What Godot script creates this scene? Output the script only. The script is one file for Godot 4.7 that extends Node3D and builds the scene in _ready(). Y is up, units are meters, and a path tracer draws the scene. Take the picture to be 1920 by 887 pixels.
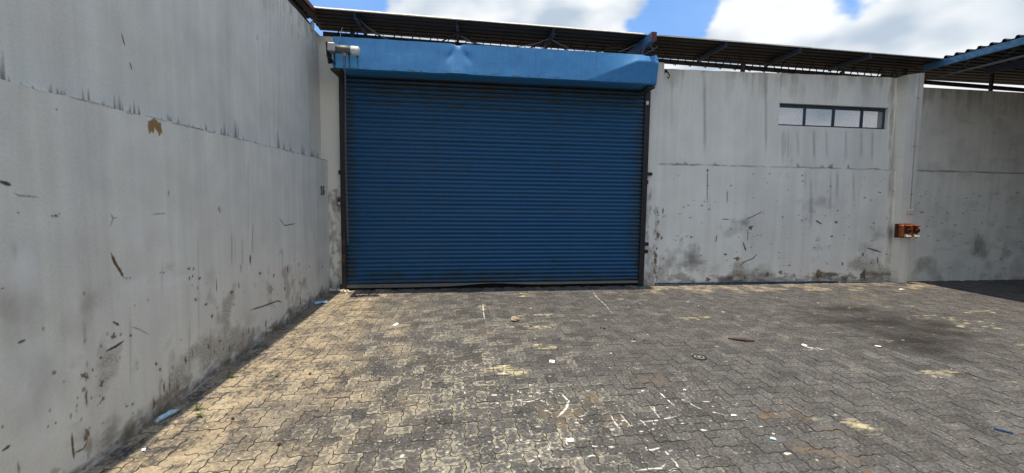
extends Node3D

# ---------------------------------------------------------------- photograph camera
const F := 760.0
const CY := 418.77
const YAW := 0.1265
const PITCH := 0.0722
const ROLL := 0.0138
const EYE := Vector3(0, 1.8, 0)
const ZB := -7.65        # face of the back wall
const XL := -2.359       # face of the lower left wall
const XU := -2.471       # face of the upper left wall
const TILE := 0.1        # unit cell of the paving (a paver is 2 x 1)
const TX0 := 0.04
const TZ0 := -2.89
const GX0 := -2.5
const GZ0 := -7.75
const GW := 12.8
const GH := 6.4

var rng := RandomNumberGenerator.new()
var nz := FastNoiseLite.new()
var taken := {}
var M := {}

func _ready():
	rng.seed = 41
	nz.seed = 7
	nz.frequency = 1.0
	nz.fractal_octaves = 3
	setup_view()
	make_materials()
	build_ground()
	build_left_wall()
	build_back_wall()
	build_shutter()
	build_roof()
	build_canopy()
	build_window()
	build_fittings()
	build_litter()

# ---------------------------------------------------------------- helpers
func ray(u: float, v: float) -> Vector3:
	var a := u - 960.0
	var b := v - CY
	var p := Vector3((cos(ROLL) * a + sin(ROLL) * b) / F, -(-sin(ROLL) * a + cos(ROLL) * b) / F, -1.0)
	return Basis(Vector3.UP, -YAW) * (Basis(Vector3.RIGHT, -PITCH) * p)

func at_x(u: float, v: float, x: float) -> Vector3:
	var r := ray(u, v)
	return EYE + r * ((x - EYE.x) / r.x)

func at_y(u: float, v: float, y := 0.0) -> Vector3:
	var r := ray(u, v)
	return EYE + r * ((y - EYE.y) / r.y)

func at_z(u: float, v: float, z := ZB) -> Vector3:
	var r := ray(u, v)
	return EYE + r * ((z - EYE.z) / r.z)

func numbered(n: String) -> String:
	if not taken.has(n):
		taken[n] = 0
		return n
	taken[n] += 1
	return "%s_%03d" % [n, taken[n]]

func thing(called: String, at: Vector3, label: String, category: String, group := "") -> Node3D:
	var o := Node3D.new()
	o.name = numbered(called)
	add_child(o)
	o.position = at
	o.set_meta("label", label)
	o.set_meta("category", category)
	if group != "":
		o.set_meta("group", group)
	return o

func origin_of(parent: Node3D) -> Vector3:
	var p := Vector3.ZERO
	var n: Node = parent
	while n != self and n is Node3D:
		p += (n as Node3D).position
		n = n.get_parent()
	return p

# commits world-space geometry as ONE named mesh under parent
func part(st: SurfaceTool, called: String, m: Material, parent: Node3D, smooth := false, label := "") -> MeshInstance3D:
	if not smooth:
		st.set_smooth_group(-1)
	st.generate_normals()
	var o := MeshInstance3D.new()
	o.mesh = st.commit()
	o.material_override = m
	o.name = called
	o.cast_shadow = GeometryInstance3D.SHADOW_CASTING_SETTING_ON
	parent.add_child(o, true)
	o.position = -origin_of(parent) if parent != self else Vector3.ZERO
	if label != "":
		o.set_meta("label", label)
	return o

func begin(smooth := false) -> SurfaceTool:
	var st := SurfaceTool.new()
	st.begin(Mesh.PRIMITIVE_TRIANGLES)
	st.set_smooth_group(0 if smooth else -1)
	return st

func tri(st: SurfaceTool, a: Vector3, b: Vector3, c: Vector3, ua := Vector2.ZERO, ub := Vector2.ZERO, uc := Vector2.ZERO):
	st.set_uv(ua); st.add_vertex(a)
	st.set_uv(ub); st.add_vertex(b)
	st.set_uv(uc); st.add_vertex(c)

# corners in order seen from outside: a b c d clockwise
func quad(st: SurfaceTool, a: Vector3, b: Vector3, c: Vector3, d: Vector3, ua := Vector2.ZERO, ub := Vector2.ZERO, uc := Vector2.ZERO, ud := Vector2.ZERO):
	tri(st, a, b, c, ua, ub, uc)
	tri(st, a, c, d, ua, uc, ud)

# a box along three half-axes
func obox(st: SurfaceTool, c: Vector3, hx: Vector3, hy: Vector3, hz: Vector3):
	var p := []
	for k in 8:
		p.append(c + hx * (1.0 if k & 1 else -1.0) + hy * (1.0 if k & 2 else -1.0) + hz * (1.0 if k & 4 else -1.0))
	var right := hx.cross(hy).dot(hz) > 0.0
	for f in [[4, 6, 7, 5], [1, 3, 2, 0], [0, 2, 6, 4], [5, 7, 3, 1], [2, 3, 7, 6], [4, 5, 1, 0]]:
		if right:
			quad(st, p[f[0]], p[f[1]], p[f[2]], p[f[3]])
		else:
			quad(st, p[f[3]], p[f[2]], p[f[1]], p[f[0]])

func box(st: SurfaceTool, lo: Vector3, hi: Vector3):
	obox(st, (lo + hi) / 2, Vector3((hi.x - lo.x) / 2, 0, 0), Vector3(0, (hi.y - lo.y) / 2, 0), Vector3(0, 0, (hi.z - lo.z) / 2))

# a box with chamfered edges along its longest axis ends left plain: loops of eight round the axis
func bevel_box(st: SurfaceTool, lo: Vector3, hi: Vector3, b: float):
	var e := hi - lo
	var n := [Vector3(lo.x, lo.y, lo.z), e]
	# rings along y: bottom inset, bottom, top, top inset
	var rings := []
	for k in 4:
		var y: float = [lo.y, lo.y + b, hi.y - b, hi.y][k]
		var i: float = [b, 0.0, 0.0, b][k]
		var c := b
		rings.append([Vector3(lo.x + i + (c - i), y, lo.z + i), Vector3(hi.x - c, y, lo.z + i), Vector3(hi.x - i, y, lo.z + c), Vector3(hi.x - i, y, hi.z - c),
			Vector3(hi.x - c, y, hi.z - i), Vector3(lo.x + c, y, hi.z - i), Vector3(lo.x + i, y, hi.z - c), Vector3(lo.x + i, y, lo.z + c)])
	for k in 3:
		for q in 8:
			quad(st, rings[k][q], rings[k][(q + 1) % 8], rings[k + 1][(q + 1) % 8], rings[k + 1][q])
	for q in range(1, 7):
		tri(st, rings[3][0], rings[3][q], rings[3][q + 1])
		tri(st, rings[0][0], rings[0][q + 1], rings[0][q])

func bar(st: SurfaceTool, a: Vector3, b: Vector3, w: float, h: float, up := Vector3.UP):
	var d := (b - a)
	var f := d.normalized()
	if abs(f.dot(up)) > 0.98:
		up = Vector3.BACK
	var s := f.cross(up).normalized()
	var t := s.cross(f).normalized()
	obox(st, (a + b) / 2, s * w / 2, t * h / 2, d / 2)

func tube(st: SurfaceTool, pts: Array, radii: Array, n := 8, caps := true):
	var rings := []
	for k in pts.size():
		var f: Vector3 = (pts[min(k + 1, pts.size() - 1)] - pts[max(k - 1, 0)]).normalized()
		var up := Vector3.UP if abs(f.y) < 0.9 else Vector3.RIGHT
		var s := f.cross(up).normalized()
		var t := s.cross(f).normalized()
		var ring := []
		for q in n:
			var a := TAU * q / n
			ring.append(pts[k] + (s * cos(a) + t * sin(a)) * radii[min(k, radii.size() - 1)])
		rings.append(ring)
	for k in pts.size() - 1:
		for q in n:
			var r := (q + 1) % n
			quad(st, rings[k][q], rings[k + 1][q], rings[k + 1][r], rings[k][r])
	if caps:
		for q in range(1, n - 1):
			tri(st, rings[0][0], rings[0][q], rings[0][q + 1])
			var l = rings[-1]
			tri(st, l[0], l[q + 1], l[q])

func lin(r: float, g: float, b: float) -> Color:
	return Color(r, g, b).linear_to_srgb()

func mat(c: Color, rough := 0.8, metal := 0.0, spec := 0.5) -> StandardMaterial3D:
	var m := StandardMaterial3D.new()
	m.albedo_color = c
	m.roughness = rough
	m.metallic = metal
	m.metallic_specular = spec
	m.cull_mode = BaseMaterial3D.CULL_DISABLED
	return m

func noise_img(w: int, h: int, freq: float, sd: int, oct := 4, sx := 1, sy := 1) -> PackedByteArray:
	var f := FastNoiseLite.new()
	f.seed = sd
	f.frequency = freq
	f.fractal_octaves = oct
	f.noise_type = FastNoiseLite.TYPE_SIMPLEX_SMOOTH
	var im := f.get_image(maxi(4, w / sx), maxi(4, h / sy))
	if sx != 1 or sy != 1:
		im.resize(w, h, Image.INTERPOLATE_CUBIC)
	return im.get_data()

func noise_tex(size: int, freq: float, sd: int, ramp: Array, oct := 4, normal := 0.0) -> NoiseTexture2D:
	var f := FastNoiseLite.new()
	f.seed = sd
	f.frequency = freq
	f.fractal_octaves = oct
	var t := NoiseTexture2D.new()
	t.width = size
	t.height = size
	t.seamless = true
	t.noise = f
	if normal > 0.0:
		t.as_normal_map = true
		t.bump_strength = normal
	if ramp.size() > 0:
		var g := Gradient.new()
		var cs := PackedColorArray()
		var os := PackedFloat32Array()
		for k in ramp.size():
			cs.append(ramp[k])
			os.append(float(k) / (ramp.size() - 1))
		g.colors = cs
		g.offsets = os
		t.color_ramp = g
	return t

func mottled(cs: Array, freq: float, sd: int, scale: float, rough := 0.85, metal := 0.0) -> StandardMaterial3D:
	var m := mat(Color.WHITE, rough, metal)
	m.albedo_texture = noise_tex(256, freq, sd, cs)
	m.normal_enabled = true
	m.normal_texture = noise_tex(256, freq * 3.0, sd + 1, [], 3, 4.0)
	m.normal_scale = 0.3
	m.uv1_triplanar = true
	m.uv1_world_triplanar = true
	m.uv1_scale = Vector3.ONE * scale
	return m

# ---------------------------------------------------------------- a painted colour map over a piece of the world
class Canvas:
	var w: int
	var h: int
	var d: PackedByteArray
	var u0: float
	var v0: float
	var su: float
	var sv: float
	var r: RandomNumberGenerator
	func _init(w_: int, h_: int, u0_: float, v0_: float, lu: float, lv: float):
		w = w_; h = h_; u0 = u0_; v0 = v0_; su = w_ / lu; sv = h_ / lv
		d.resize(w * h * 3)
		r = RandomNumberGenerator.new()
		r.seed = 99
	func mix(x: int, y: int, c: Color, a: float):
		if x < 0 or y < 0 or x >= w or y >= h or a <= 0.0:
			return
		var i := (y * w + x) * 3
		a = minf(a, 1.0)
		d[i] = int(lerpf(d[i], c.r8, a))
		d[i + 1] = int(lerpf(d[i + 1], c.g8, a))
		d[i + 2] = int(lerpf(d[i + 2], c.b8, a))
	func p(u: float, v: float) -> Vector2:
		return Vector2((u - u0) * su, (v - v0) * sv)
	func stroke(pts: Array, width: float, c: Color, a := 1.0, rough := 0.35, taper := true):
		# pts in map units (metres), width in metres
		var q := []
		for e in pts:
			q.append(p(e.x, e.y))
		var rw := maxf(width * su * 0.5, 0.55)
		for k in q.size() - 1:
			var A: Vector2 = q[k]
			var B: Vector2 = q[k + 1]
			var L := A.distance_to(B)
			var n := int(L / 0.6) + 1
			for s in n + 1:
				var t := float(s) / n
				var C := A.lerp(B, t)
				var g := (k + t) / (q.size() - 1)
				var ww := rw * (1.0 + r.randf_range(-rough, rough))
				if rough > 0.7 and sin(C.x * 0.37 + C.y * 0.23) + sin(C.x * 0.11 - C.y * 0.31) < -0.9:
					continue
				if taper:
					ww *= clampf(sin(PI * g) * 1.8, 0.25, 1.0)
				for y in range(int(C.y - ww - 1), int(C.y + ww + 2)):
					for x in range(int(C.x - ww - 1), int(C.x + ww + 2)):
						var e := Vector2(x + 0.5, y + 0.5).distance_to(C)
						mix(x, y, c, a * clampf(ww - e + 0.6, 0.0, 1.0))
	func patch(cu: float, cv: float, ru: float, rv: float, c: Color, a := 1.0, jag := 0.4, soft := 0.15):
		# ragged blot
		var C := p(cu, cv)
		var RU := ru * su
		var RV := rv * sv
		var lob := []
		for k in 13:
			lob.append(1.0 + r.randf_range(-jag, jag))
		for y in range(int(C.y - RV * 1.6), int(C.y + RV * 1.6) + 2):
			for x in range(int(C.x - RU * 1.6), int(C.x + RU * 1.6) + 2):
				var e := Vector2((x + 0.5 - C.x) / RU, (y + 0.5 - C.y) / RV)
				var an := (e.angle() / TAU + 0.5) * 13.0
				var k0 := int(an) % 13
				var rr: float = lerpf(lob[k0], lob[(k0 + 1) % 13], an - floorf(an))
				var l := e.length()
				mix(x, y, c, a * clampf((rr - l) / maxf(soft, 1.0 / maxf(1.0, minf(RU, RV))) + 0.5, 0.0, 1.0))
	func texture() -> ImageTexture:
		var im := Image.create_from_data(w, h, false, Image.FORMAT_RGB8, d)
		im.generate_mipmaps()
		return ImageTexture.create_from_image(im)

# ---------------------------------------------------------------- camera, sky, sun
func setup_view():
	var cam := Camera3D.new()
	cam.name = "camera"
	add_child(cam)
	cam.position = EYE
	cam.basis = Basis(Vector3.UP, -YAW) * Basis(Vector3.RIGHT, -PITCH) * Basis(Vector3.BACK, ROLL)
	var near := 0.05
	cam.set_frustum(near * 887.0 / F, Vector2(0, -(443.5 - CY) / F * near), near, 400.0)
	cam.make_current()

	var sun := DirectionalLight3D.new()
	sun.name = "sun"
	add_child(sun)
	sun.look_at_from_position(Vector3.ZERO, Vector3(0.055, -1.0, -0.070), Vector3.FORWARD)
	sun.light_energy = 1.25
	sun.light_color = Color(1.0, 0.95, 0.86)
	sun.light_angular_distance = 0.5
	sun.shadow_enabled = true

	var we := WorldEnvironment.new()
	we.name = "environment"
	var env := Environment.new()
	env.background_mode = Environment.BG_SKY
	var sky := Sky.new()
	var sm := PanoramaSkyMaterial.new()
	sm.panorama = sky_texture()
	sm.energy_multiplier = 1.0
	sky.sky_material = sm
	env.sky = sky
	env.tonemap_mode = Environment.TONE_MAPPER_LINEAR
	env.tonemap_exposure = 1.42
	env.sdfgi_enabled = true
	env.ssao_enabled = true
	env.ssil_enabled = true
	we.environment = env
	add_child(we)

func sky_texture() -> ImageTexture:
	var w := 1536
	var h := 768
	var im := Image.create(w, h, false, Image.FORMAT_RGBF)
	var a := FastNoiseLite.new()
	a.seed = 23
	a.frequency = 1.0
	a.fractal_octaves = 6
	a.fractal_gain = 0.55
	var b := FastNoiseLite.new()
	b.seed = 5
	b.frequency = 1.0
	b.fractal_octaves = 3
	# openings in the cloud, of the same kind all round the sky
	var holes := []
	for e in [[650, -8, 0.13], [575, -30, 0.16], [1245, 50, 0.10], [1300, 25, 0.07], [1610, -10, 0.10], [1640, -140, 0.16]]:
		holes.append([ray(e[0], e[1]).normalized(), e[2], 1.0])
	for e in [[960, 20, 0.22], [810, 15, 0.10], [1100, 40, 0.10], [1480, 40, 0.16], [1750, 60, 0.2], [700, 40, 0.05], [1560, 220, 0.3], [1880, 50, 0.2]]:
		holes.append([ray(e[0], e[1]).normalized(), e[2], -0.5])
	var r := RandomNumberGenerator.new()
	r.seed = 3
	for k in 46:
		var el := asin(r.randf_range(0.18, 0.98))
		var az := r.randf_range(1.15, TAU - 0.95)
		var v := Vector3(sin(az) * cos(el), sin(el), -cos(az) * cos(el))
		holes.append([v, r.randf_range(0.06, 0.22), 1.0 if r.randf() < 0.6 else -0.5])
	var gw := 192
	var gh := 96
	var coarse := Image.create(gw, gh, false, Image.FORMAT_RF)
	for y in gh:
		var el := (0.5 - (y + 0.5) / gh) * PI
		if el < -0.1:
			break
		for x in gw:
			var az := (x + 0.5) / gw * TAU
			var v := Vector3(sin(az) * cos(el), sin(el), -cos(az) * cos(el))
			var open := 0.0
			for ho in holes:
				var c: float = v.dot(ho[0])
				if c > 0.9:
					open += maxf(0.0, 1.0 - acos(minf(c, 1.0)) / ho[1]) * ho[2]
			coarse.set_pixel(x, y, Color(open, 0, 0))
	coarse.resize(w, h, Image.INTERPOLATE_CUBIC)
	for y in h:
		var el := (0.5 - (y + 0.5) / h) * PI
		if el < -0.02:
			break
		for x in w:
			var az := (x + 0.5) / w * TAU
			var v := Vector3(sin(az) * cos(el), sin(el), -cos(az) * cos(el))
			var q := v * 3.2
			q.y *= 2.2
			var n := maxf(a.get_noise_3dv(q) * 1.5, -0.62)
			var open := coarse.get_pixel(x, y).r
			if open > 0.0:
				open = maxf(0.0, open + (a.get_noise_3dv(q * 2.6 + Vector3(9, 4, 1)) * 1.1 + b.get_noise_3dv(q * 1.1) * 0.5) * 0.75)
			var cov := clampf((0.62 + n * 0.6 - open * 1.9) * 1.5 + 0.30, 0.0, 1.0)
			cov = cov * cov * (3 - 2 * cov)
			var deep := clampf(v.y * 1.3, 0.0, 1.0)
			var blue := Color(0.20, 0.40, 0.74).lerp(Color(0.08, 0.24, 0.64), deep)
			var sh := 0.5 + 0.5 * b.get_noise_3dv(q * 1.4 + Vector3(3, 1, 2)) * 2.4 + n * 0.7 - 0.05
			var cl := Color(0.37, 0.44, 0.52).lerp(Color(0.70, 0.72, 0.735), clampf(sh, 0.0, 1.0))
			im.set_pixel(x, y, blue.lerp(cl, 0.10 + 0.90 * cov))
	var low := Color(0.55, 0.6, 0.64)
	im.fill_rect(Rect2i(0, h / 2 + 8, w, h / 2 - 8), Color(0.25, 0.24, 0.22))
	im.fill_rect(Rect2i(0, h / 2 - 1, w, 10), low)
	return ImageTexture.create_from_image(im)

# ---------------------------------------------------------------- materials
func make_materials():
	M.black_steel = mottled([Color8(22, 22, 25), Color8(34, 32, 33), Color8(48, 40, 36)], 0.02, 11, 1.4, 0.6)
	M.brown_steel = mottled([Color8(36, 30, 30), Color8(58, 48, 46), Color8(70, 56, 50)], 0.02, 12, 1.2, 0.7)
	M.roof = mottled([Color8(30, 30, 32), Color8(40, 39, 40), Color8(48, 46, 46)], 0.012, 13, 0.8, 0.6, 0.2)
	M.roof_lip = mottled([Color8(170, 166, 158), Color8(205, 202, 194)], 0.03, 14, 1.0, 0.5, 0.2)
	M.purlin = mottled([Color8(40, 52, 70), Color8(56, 72, 92), Color8(62, 62, 66)], 0.02, 15, 1.3, 0.55)
	M.blue_beam = mottled([Color8(42, 84, 120), Color8(56, 104, 142), Color8(64, 108, 142)], 0.015, 16, 0.9, 0.5)
	M.red_end = mottled([Color8(70, 22, 24), Color8(104, 34, 34)], 0.03, 17, 3.0, 0.6)
	M.hood = mottled([Color8(38, 110, 168), Color8(44, 120, 178), Color8(56, 126, 178)], 0.012, 18, 0.7, 0.5)
	M.hood.normal_scale = 0.06
	M.galv = mottled([Color8(150, 150, 148), Color8(186, 186, 182)], 0.03, 19, 3.0, 0.4, 0.5)
	M.grey_metal = mottled([Color8(84, 84, 86), Color8(120, 120, 120)], 0.03, 20, 3.0, 0.5, 0.3)
	M.white_metal = mottled([Color8(205, 205, 200), Color8(232, 232, 228)], 0.03, 21, 3.0, 0.4)
	M.rail_grey = mottled([Color8(88, 84, 78), Color8(128, 122, 112), Color8(104, 96, 84)], 0.03, 22, 1.4, 0.7)
	M.rust = mottled([Color8(48, 28, 20), Color8(92, 48, 26), Color8(122, 64, 32)], 0.03, 23, 5.0, 0.6)
	M.orange = mottled([Color8(74, 36, 18), Color8(134, 68, 26), Color8(176, 92, 38)], 0.03, 24, 6.0, 0.4)
	M.dark_rust = mottled([Color8(44, 22, 16), Color8(80, 38, 20)], 0.03, 25, 6.0, 0.7)
	M.plastic = mottled([Color8(176, 174, 166), Color8(206, 204, 196)], 0.03, 26, 3.0, 0.6)
	M.paper = mottled([Color8(226, 228, 226), Color8(244, 244, 242)], 0.03, 27, 6.0, 0.8)
	M.pale_blue = mottled([Color8(150, 190, 210), Color8(206, 228, 236)], 0.02, 28, 6.0, 0.4)
	M.stone = mottled([Color8(150, 132, 112), Color8(186, 166, 144)], 0.03, 29, 8.0, 0.95)
	M.rubble = mottled([Color8(206, 190, 166), Color8(232, 222, 204)], 0.03, 30, 8.0, 0.95)
	M.stick = mottled([Color8(60, 38, 30), Color8(90, 60, 46)], 0.04, 31, 8.0, 0.9)
	M.blue_strip = mottled([Color8(28, 56, 92), Color8(44, 78, 118)], 0.02, 32, 2.0, 0.5)
	M.grey_wall = mottled([Color8(140, 138, 132), Color8(168, 166, 160)], 0.01, 33, 0.4, 0.9)
	M.ink = mat(Color8(26, 26, 28), 0.8)
	M.weed = mat(Color8(78, 92, 44), 0.8)
	M.cable = mat(Color8(120, 112, 104), 0.7)
	M.inner = mat(Color8(28, 24, 22), 0.95)

# ---------------------------------------------------------------- ground
func wave(t: float) -> float:
	t -= floorf(t)
	if t < 0.09: return 0.0
	if t < 0.20: return (t - 0.09) / 0.11
	if t < 0.39: return 1.0
	if t < 0.61: return 1.0 - (t - 0.39) / 0.11
	if t < 0.80: return -1.0
	if t < 0.91: return -1.0 + (t - 0.80) / 0.11
	return 0.0

const AMP := 0.062

func hash2(i: int, j: int) -> float:
	var k := (i * 374761393 + j * 668265263) & 0x7fffffff
	k = ((k ^ (k >> 13)) * 1274126177) & 0x7fffffff
	return float((k ^ (k >> 16)) & 0xffff) / 65535.0

func ground_texture() -> ImageTexture:
	var w := 2048
	var h := 1024
	var cv := Canvas.new(w, h, GX0, GZ0, GW, GH)
	var n_big := noise_img(w, h, 0.05, 1, 4, 8, 8)
	var n_mid := noise_img(w, h, 0.035, 2, 4, 2, 2)
	var n_mid2 := noise_img(w, h, 0.03, 8, 4, 2, 2)
	var n_fine := noise_img(w, h, 0.22, 3, 3)
	var n_small := noise_img(w, h, 0.09, 4, 4)
	var lut := PackedFloat32Array()
	for k in 256:
		lut.append(wave(k / 256.0) * AMP)
	var d := cv.d
	for y in h:
		var z := GZ0 + (y + 0.5) / h * GH
		var v := (z - TZ0) / TILE
		var wv := lut[int(fposmod(v, 1.0) * 255.9)]
		var near := clampf((z + 6.6) / 2.4, 0.0, 1.0)
		for x in w:
			var i := y * w + x
			var X := GX0 + (x + 0.5) / w * GW
			var u := (X - TX0) / TILE
			var uu := u - wv
			var vv := v - lut[int(fposmod(u, 1.0) * 255.9)]
			var ci := floori(uu)
			var cj := floori(vv)
			var fu := uu - ci
			var fv := vv - cj
			var k := posmod(ci + cj, 4)
			# place on the stone: e is the distance to its nearest edge, in cells
			var e := 0.0
			if k == 0:
				e = minf(fu, minf(fv, 1.0 - fv))
			elif k == 1:
				e = minf(1.0 - fu, minf(fv, 1.0 - fv)); ci -= 1
			elif k == 2:
				e = minf(fv, minf(fu, 1.0 - fu))
			else:
				e = minf(1.0 - fv, minf(fu, 1.0 - fu)); cj -= 1
			var hb := hash2(ci, cj)
			var hb2 := hash2(ci + 91, cj - 37)
			var a := n_big[i] / 255.0
			var m := n_mid[i] / 255.0
			var m2 := n_mid2[i] / 255.0
			var f := n_fine[i] / 255.0 - 0.5
			var ns := n_small[i] / 255.0 - 0.5
			# bare stone: charcoal grey
			var t := 83.0 + (hb - 0.5) * 14.0 + (m - 0.5) * 26.0 + f * 50.0
			var r := t
			var g := t - 1.0
			var b := t - 1.0
			# sandy dust, thick along the left wall and in front of the walls
			var edge_x := X + (m2 - 0.5) * 1.1 + (a - 0.5) * 1.5 + (hb2 - 0.5) * 0.16 + ns * 0.5
			var sand := clampf((-0.45 - edge_x) / 1.3, 0.0, 1.0)
			var back := clampf((-7.05 - z + (m2 - 0.5) * 0.9 + (a - 0.5) * 0.7) / 0.35, 0.0, 1.0)
			sand = maxf(sand, back * clampf((X - 2.0) / 1.5, 0.25, 0.9))
			# worn, paler skin of the stones between the two
			var worn := clampf((1.7 - edge_x) / 1.5, 0.0, 1.0) * (0.35 + 0.65 * near) * clampf((X + 2.2) / 1.2, 0.0, 1.0)
			worn = maxf(worn, clampf((a - 0.64) * 6.0, 0.0, 1.0) * 0.4)
			var rim := clampf((0.20 - e + (m - 0.5) * 0.3 + ns * 0.9 + (hb - 0.5) * 0.42 + f * 0.3) * 4.0, 0.0, 1.0) * worn
			r = lerpf(r, 150.0 + f * 60.0, rim * 0.85)
			g = lerpf(g, 146.0 + f * 58.0, rim * 0.85)
			b = lerpf(b, 131.0 + f * 54.0, rim * 0.85)
			var s2 := sand * clampf(0.80 + (m - 0.45) * 1.3 + ns * 1.6 + (hb2 - 0.5) * 0.45 + f * 0.4, 0.10, 1.0)
			r = lerpf(r, 157.0 + f * 46.0 + (hb - 0.5) * 18.0 + (m - 0.5) * 24.0, s2 * 0.9)
			g = lerpf(g, 143.0 + f * 44.0 + (hb - 0.5) * 18.0 + (m - 0.5) * 24.0, s2 * 0.9)
			b = lerpf(b, 121.0 + f * 38.0 + (hb - 0.5) * 16.0 + (m - 0.5) * 20.0, s2 * 0.9)
			# dirt left in the dark edge of each stone
			var jn := clampf((0.05 - e) * 20.0, 0.0, 1.0) * 0.30
			r = lerpf(r, 70.0, jn); g = lerpf(g, 60.0, jn); b = lerpf(b, 48.0, jn)
			# grain: pale specks
			if f > 0.30 and m2 > 0.40:
				r += 34.0; g += 32.0; b += 28.0
			d[i * 3] = int(clampf(r, 0, 255))
			d[i * 3 + 1] = int(clampf(g, 0, 255))
			d[i * 3 + 2] = int(clampf(b, 0, 255))
	cv.d = d
	var G := func(u: float, v: float) -> Vector2:
		var q := at_y(u, v)
		return Vector2(q.x, q.z)
	# oil stain and tyre-blackened lane
	for e in [[1650, 612, 0.75, 0.34], [1600, 598, 0.6, 0.3], [1700, 635, 0.7, 0.3], [1560, 580, 0.5, 0.25], [1750, 650, 0.7, 0.3], [1690, 600, 0.5, 0.25], [1790, 625, 0.6, 0.3]]:
		var q: Vector2 = G.call(e[0], e[1])
		for k in 26:
			cv.patch(q.x + rng.randfn() * e[2] * 0.62, q.y + rng.randfn() * e[3] * 0.6, rng.randf_range(0.06, 0.3), rng.randf_range(0.05, 0.15), Color8(40, 38, 37), rng.randf_range(0.08, 0.26), 0.5, 0.7)
	# spilt brown mortar dust
	for e in [[1070, 765, 0.16], [1030, 772, 0.12], [1105, 745, 0.14], [1150, 785, 0.1], [1050, 788, 0.1], [905, 622, 0.14], [1620, 560, 0.35], [1700, 545, 0.3], [1440, 780, 0.1], [1500, 775, 0.08], [1230, 715, 0.14], [1560, 855, 0.1], [1510, 845, 0.12]]:
		var q: Vector2 = G.call(e[0], e[1])
		for k in 10:
			cv.patch(q.x + rng.randfn() * e[2] * 0.5, q.y + rng.randfn() * e[2] * 0.5, e[2] * rng.randf_range(0.25, 0.6), e[2] * rng.randf_range(0.2, 0.5), Color8(112, 100, 84), rng.randf_range(0.12, 0.3), 0.5, 0.5)
	# cream cement smears on single stones
	for k in 170:
		var q := Vector2(rng.randf_range(-0.4, 9.6), rng.randf_range(-7.2, -1.8))
		if q.x > 2.2 and rng.randf() < 0.35: continue
		cv.patch(q.x, q.y, rng.randf_range(0.015, 0.08), rng.randf_range(0.01, 0.035), Color8(172, 163, 136), rng.randf_range(0.2, 0.55), 0.6, 0.5)
	for e in [[1755, 700, 0.2, 0.06], [1850, 610, 0.5, 0.07], [1760, 595, 0.4, 0.06], [1620, 800, 0.09, 0.05], [1830, 585, 0.4, 0.05], [1300, 595, 0.2, 0.05], [1030, 650, 0.14, 0.04], [980, 555, 0.1, 0.1], [905, 575, 0.03, 0.12], [940, 690, 0.2, 0.03], [960, 700, 0.12, 0.03], [1010, 590, 0.2, 0.03], [1000, 612, 0.2, 0.03]]:
		var q: Vector2 = G.call(e[0], e[1])
		for k in 14:
			cv.patch(q.x + rng.randfn() * e[2] * 0.6, q.y + rng.randfn() * e[3], rng.randf_range(0.02, 0.07), rng.randf_range(0.012, 0.03), Color8(186, 176, 142), rng.randf_range(0.25, 0.7), 0.6, 0.4)
	# white paint: splashes and dribbled lines
	var white := Color8(226, 226, 220)
	for k in 820:
		var q := Vector2(rng.randf_range(-0.3, 6.2), rng.randf_range(-6.6, -1.7))
		if rng.randf() < 0.55:
			q = Vector2(0.9 + rng.randfn() * 0.75, -3.0 + rng.randfn() * 0.55)
		var s := rng.randf_range(0.002, 0.007) if rng.randf() < 0.88 else rng.randf_range(0.007, 0.018)
		cv.patch(q.x, q.y, s * rng.randf_range(0.9, 2.0), s * rng.randf_range(0.5, 1.2), white, rng.randf_range(0.5, 0.95), 0.5, 0.3)
	for k in 110:      # paint run along the joints
		var i0 := rng.randi_range(2, 17)
		var j0 := rng.randi_range(-6, 8)
		if rng.randf() < 0.3:
			i0 = rng.randi_range(-3, 30); j0 = rng.randi_range(-14, 9)
		var pts := []
		var along := rng.randf() < 0.5
		var t0 := rng.randf()
		var t1 := t0 + rng.randf_range(0.2, 0.9)
		for s in 7:
			var t := lerpf(t0, t1, s / 6.0)
			pts.append(Vector2(TX0 + (i0 + (t if along else wave(t) * AMP)) * TILE, TZ0 + (j0 + (wave(t) * AMP if along else t)) * TILE))
		cv.stroke(pts, rng.randf_range(0.002, 0.007), white, 0.8, 0.8)
	var lines := [
		[[1000, 733], [1012, 738], [1032, 735], [1040, 740]], [[1052, 738], [1066, 752], [1062, 765], [1045, 782]], [[975, 752], [990, 752], [1010, 748], [1024, 754]],
		[[1236, 735], [1247, 746], [1262, 758], [1280, 773]], [[1274, 750], [1288, 751], [1300, 760], [1325, 772]], [[1325, 771], [1345, 775], [1365, 780]],
		[[1202, 791], [1230, 788], [1252, 784], [1270, 780]], [[1186, 774], [1196, 784], [1206, 791], [1214, 803]], [[1145, 778], [1155, 795], [1164, 805]], [[1160, 772], [1175, 790], [1182, 798], [1204, 793]],
		[[1060, 824], [1064, 836]], [[1060, 823], [1075, 826]], [[1505, 648], [1518, 652], [1540, 654]], [[1503, 656], [1530, 656], [1555, 656]], [[1256, 857], [1266, 867], [1272, 877]],
		[[1192, 882], [1215, 879], [1240, 878], [1248, 870]], [[1210, 842], [1222, 843], [1240, 838]], [[1110, 545], [1118, 556], [1135, 572], [1150, 590]], [[905, 568], [907, 590], [909, 600]], [[1218, 760], [1228, 772], [1240, 787]]]
	var wd := [0.02, 0.028, 0.018, 0.022, 0.016, 0.008, 0.012, 0.008, 0.016, 0.012, 0.014, 0.03, 0.03, 0.014, 0.02, 0.016, 0.02, 0.006, 0.02, 0.012]
	for k in lines.size():
		var pts := []
		for e in lines[k]:
			pts.append(G.call(e[0], e[1]))
		cv.stroke(pts, wd[k] * 0.45, white, 0.7, 0.9)
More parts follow.
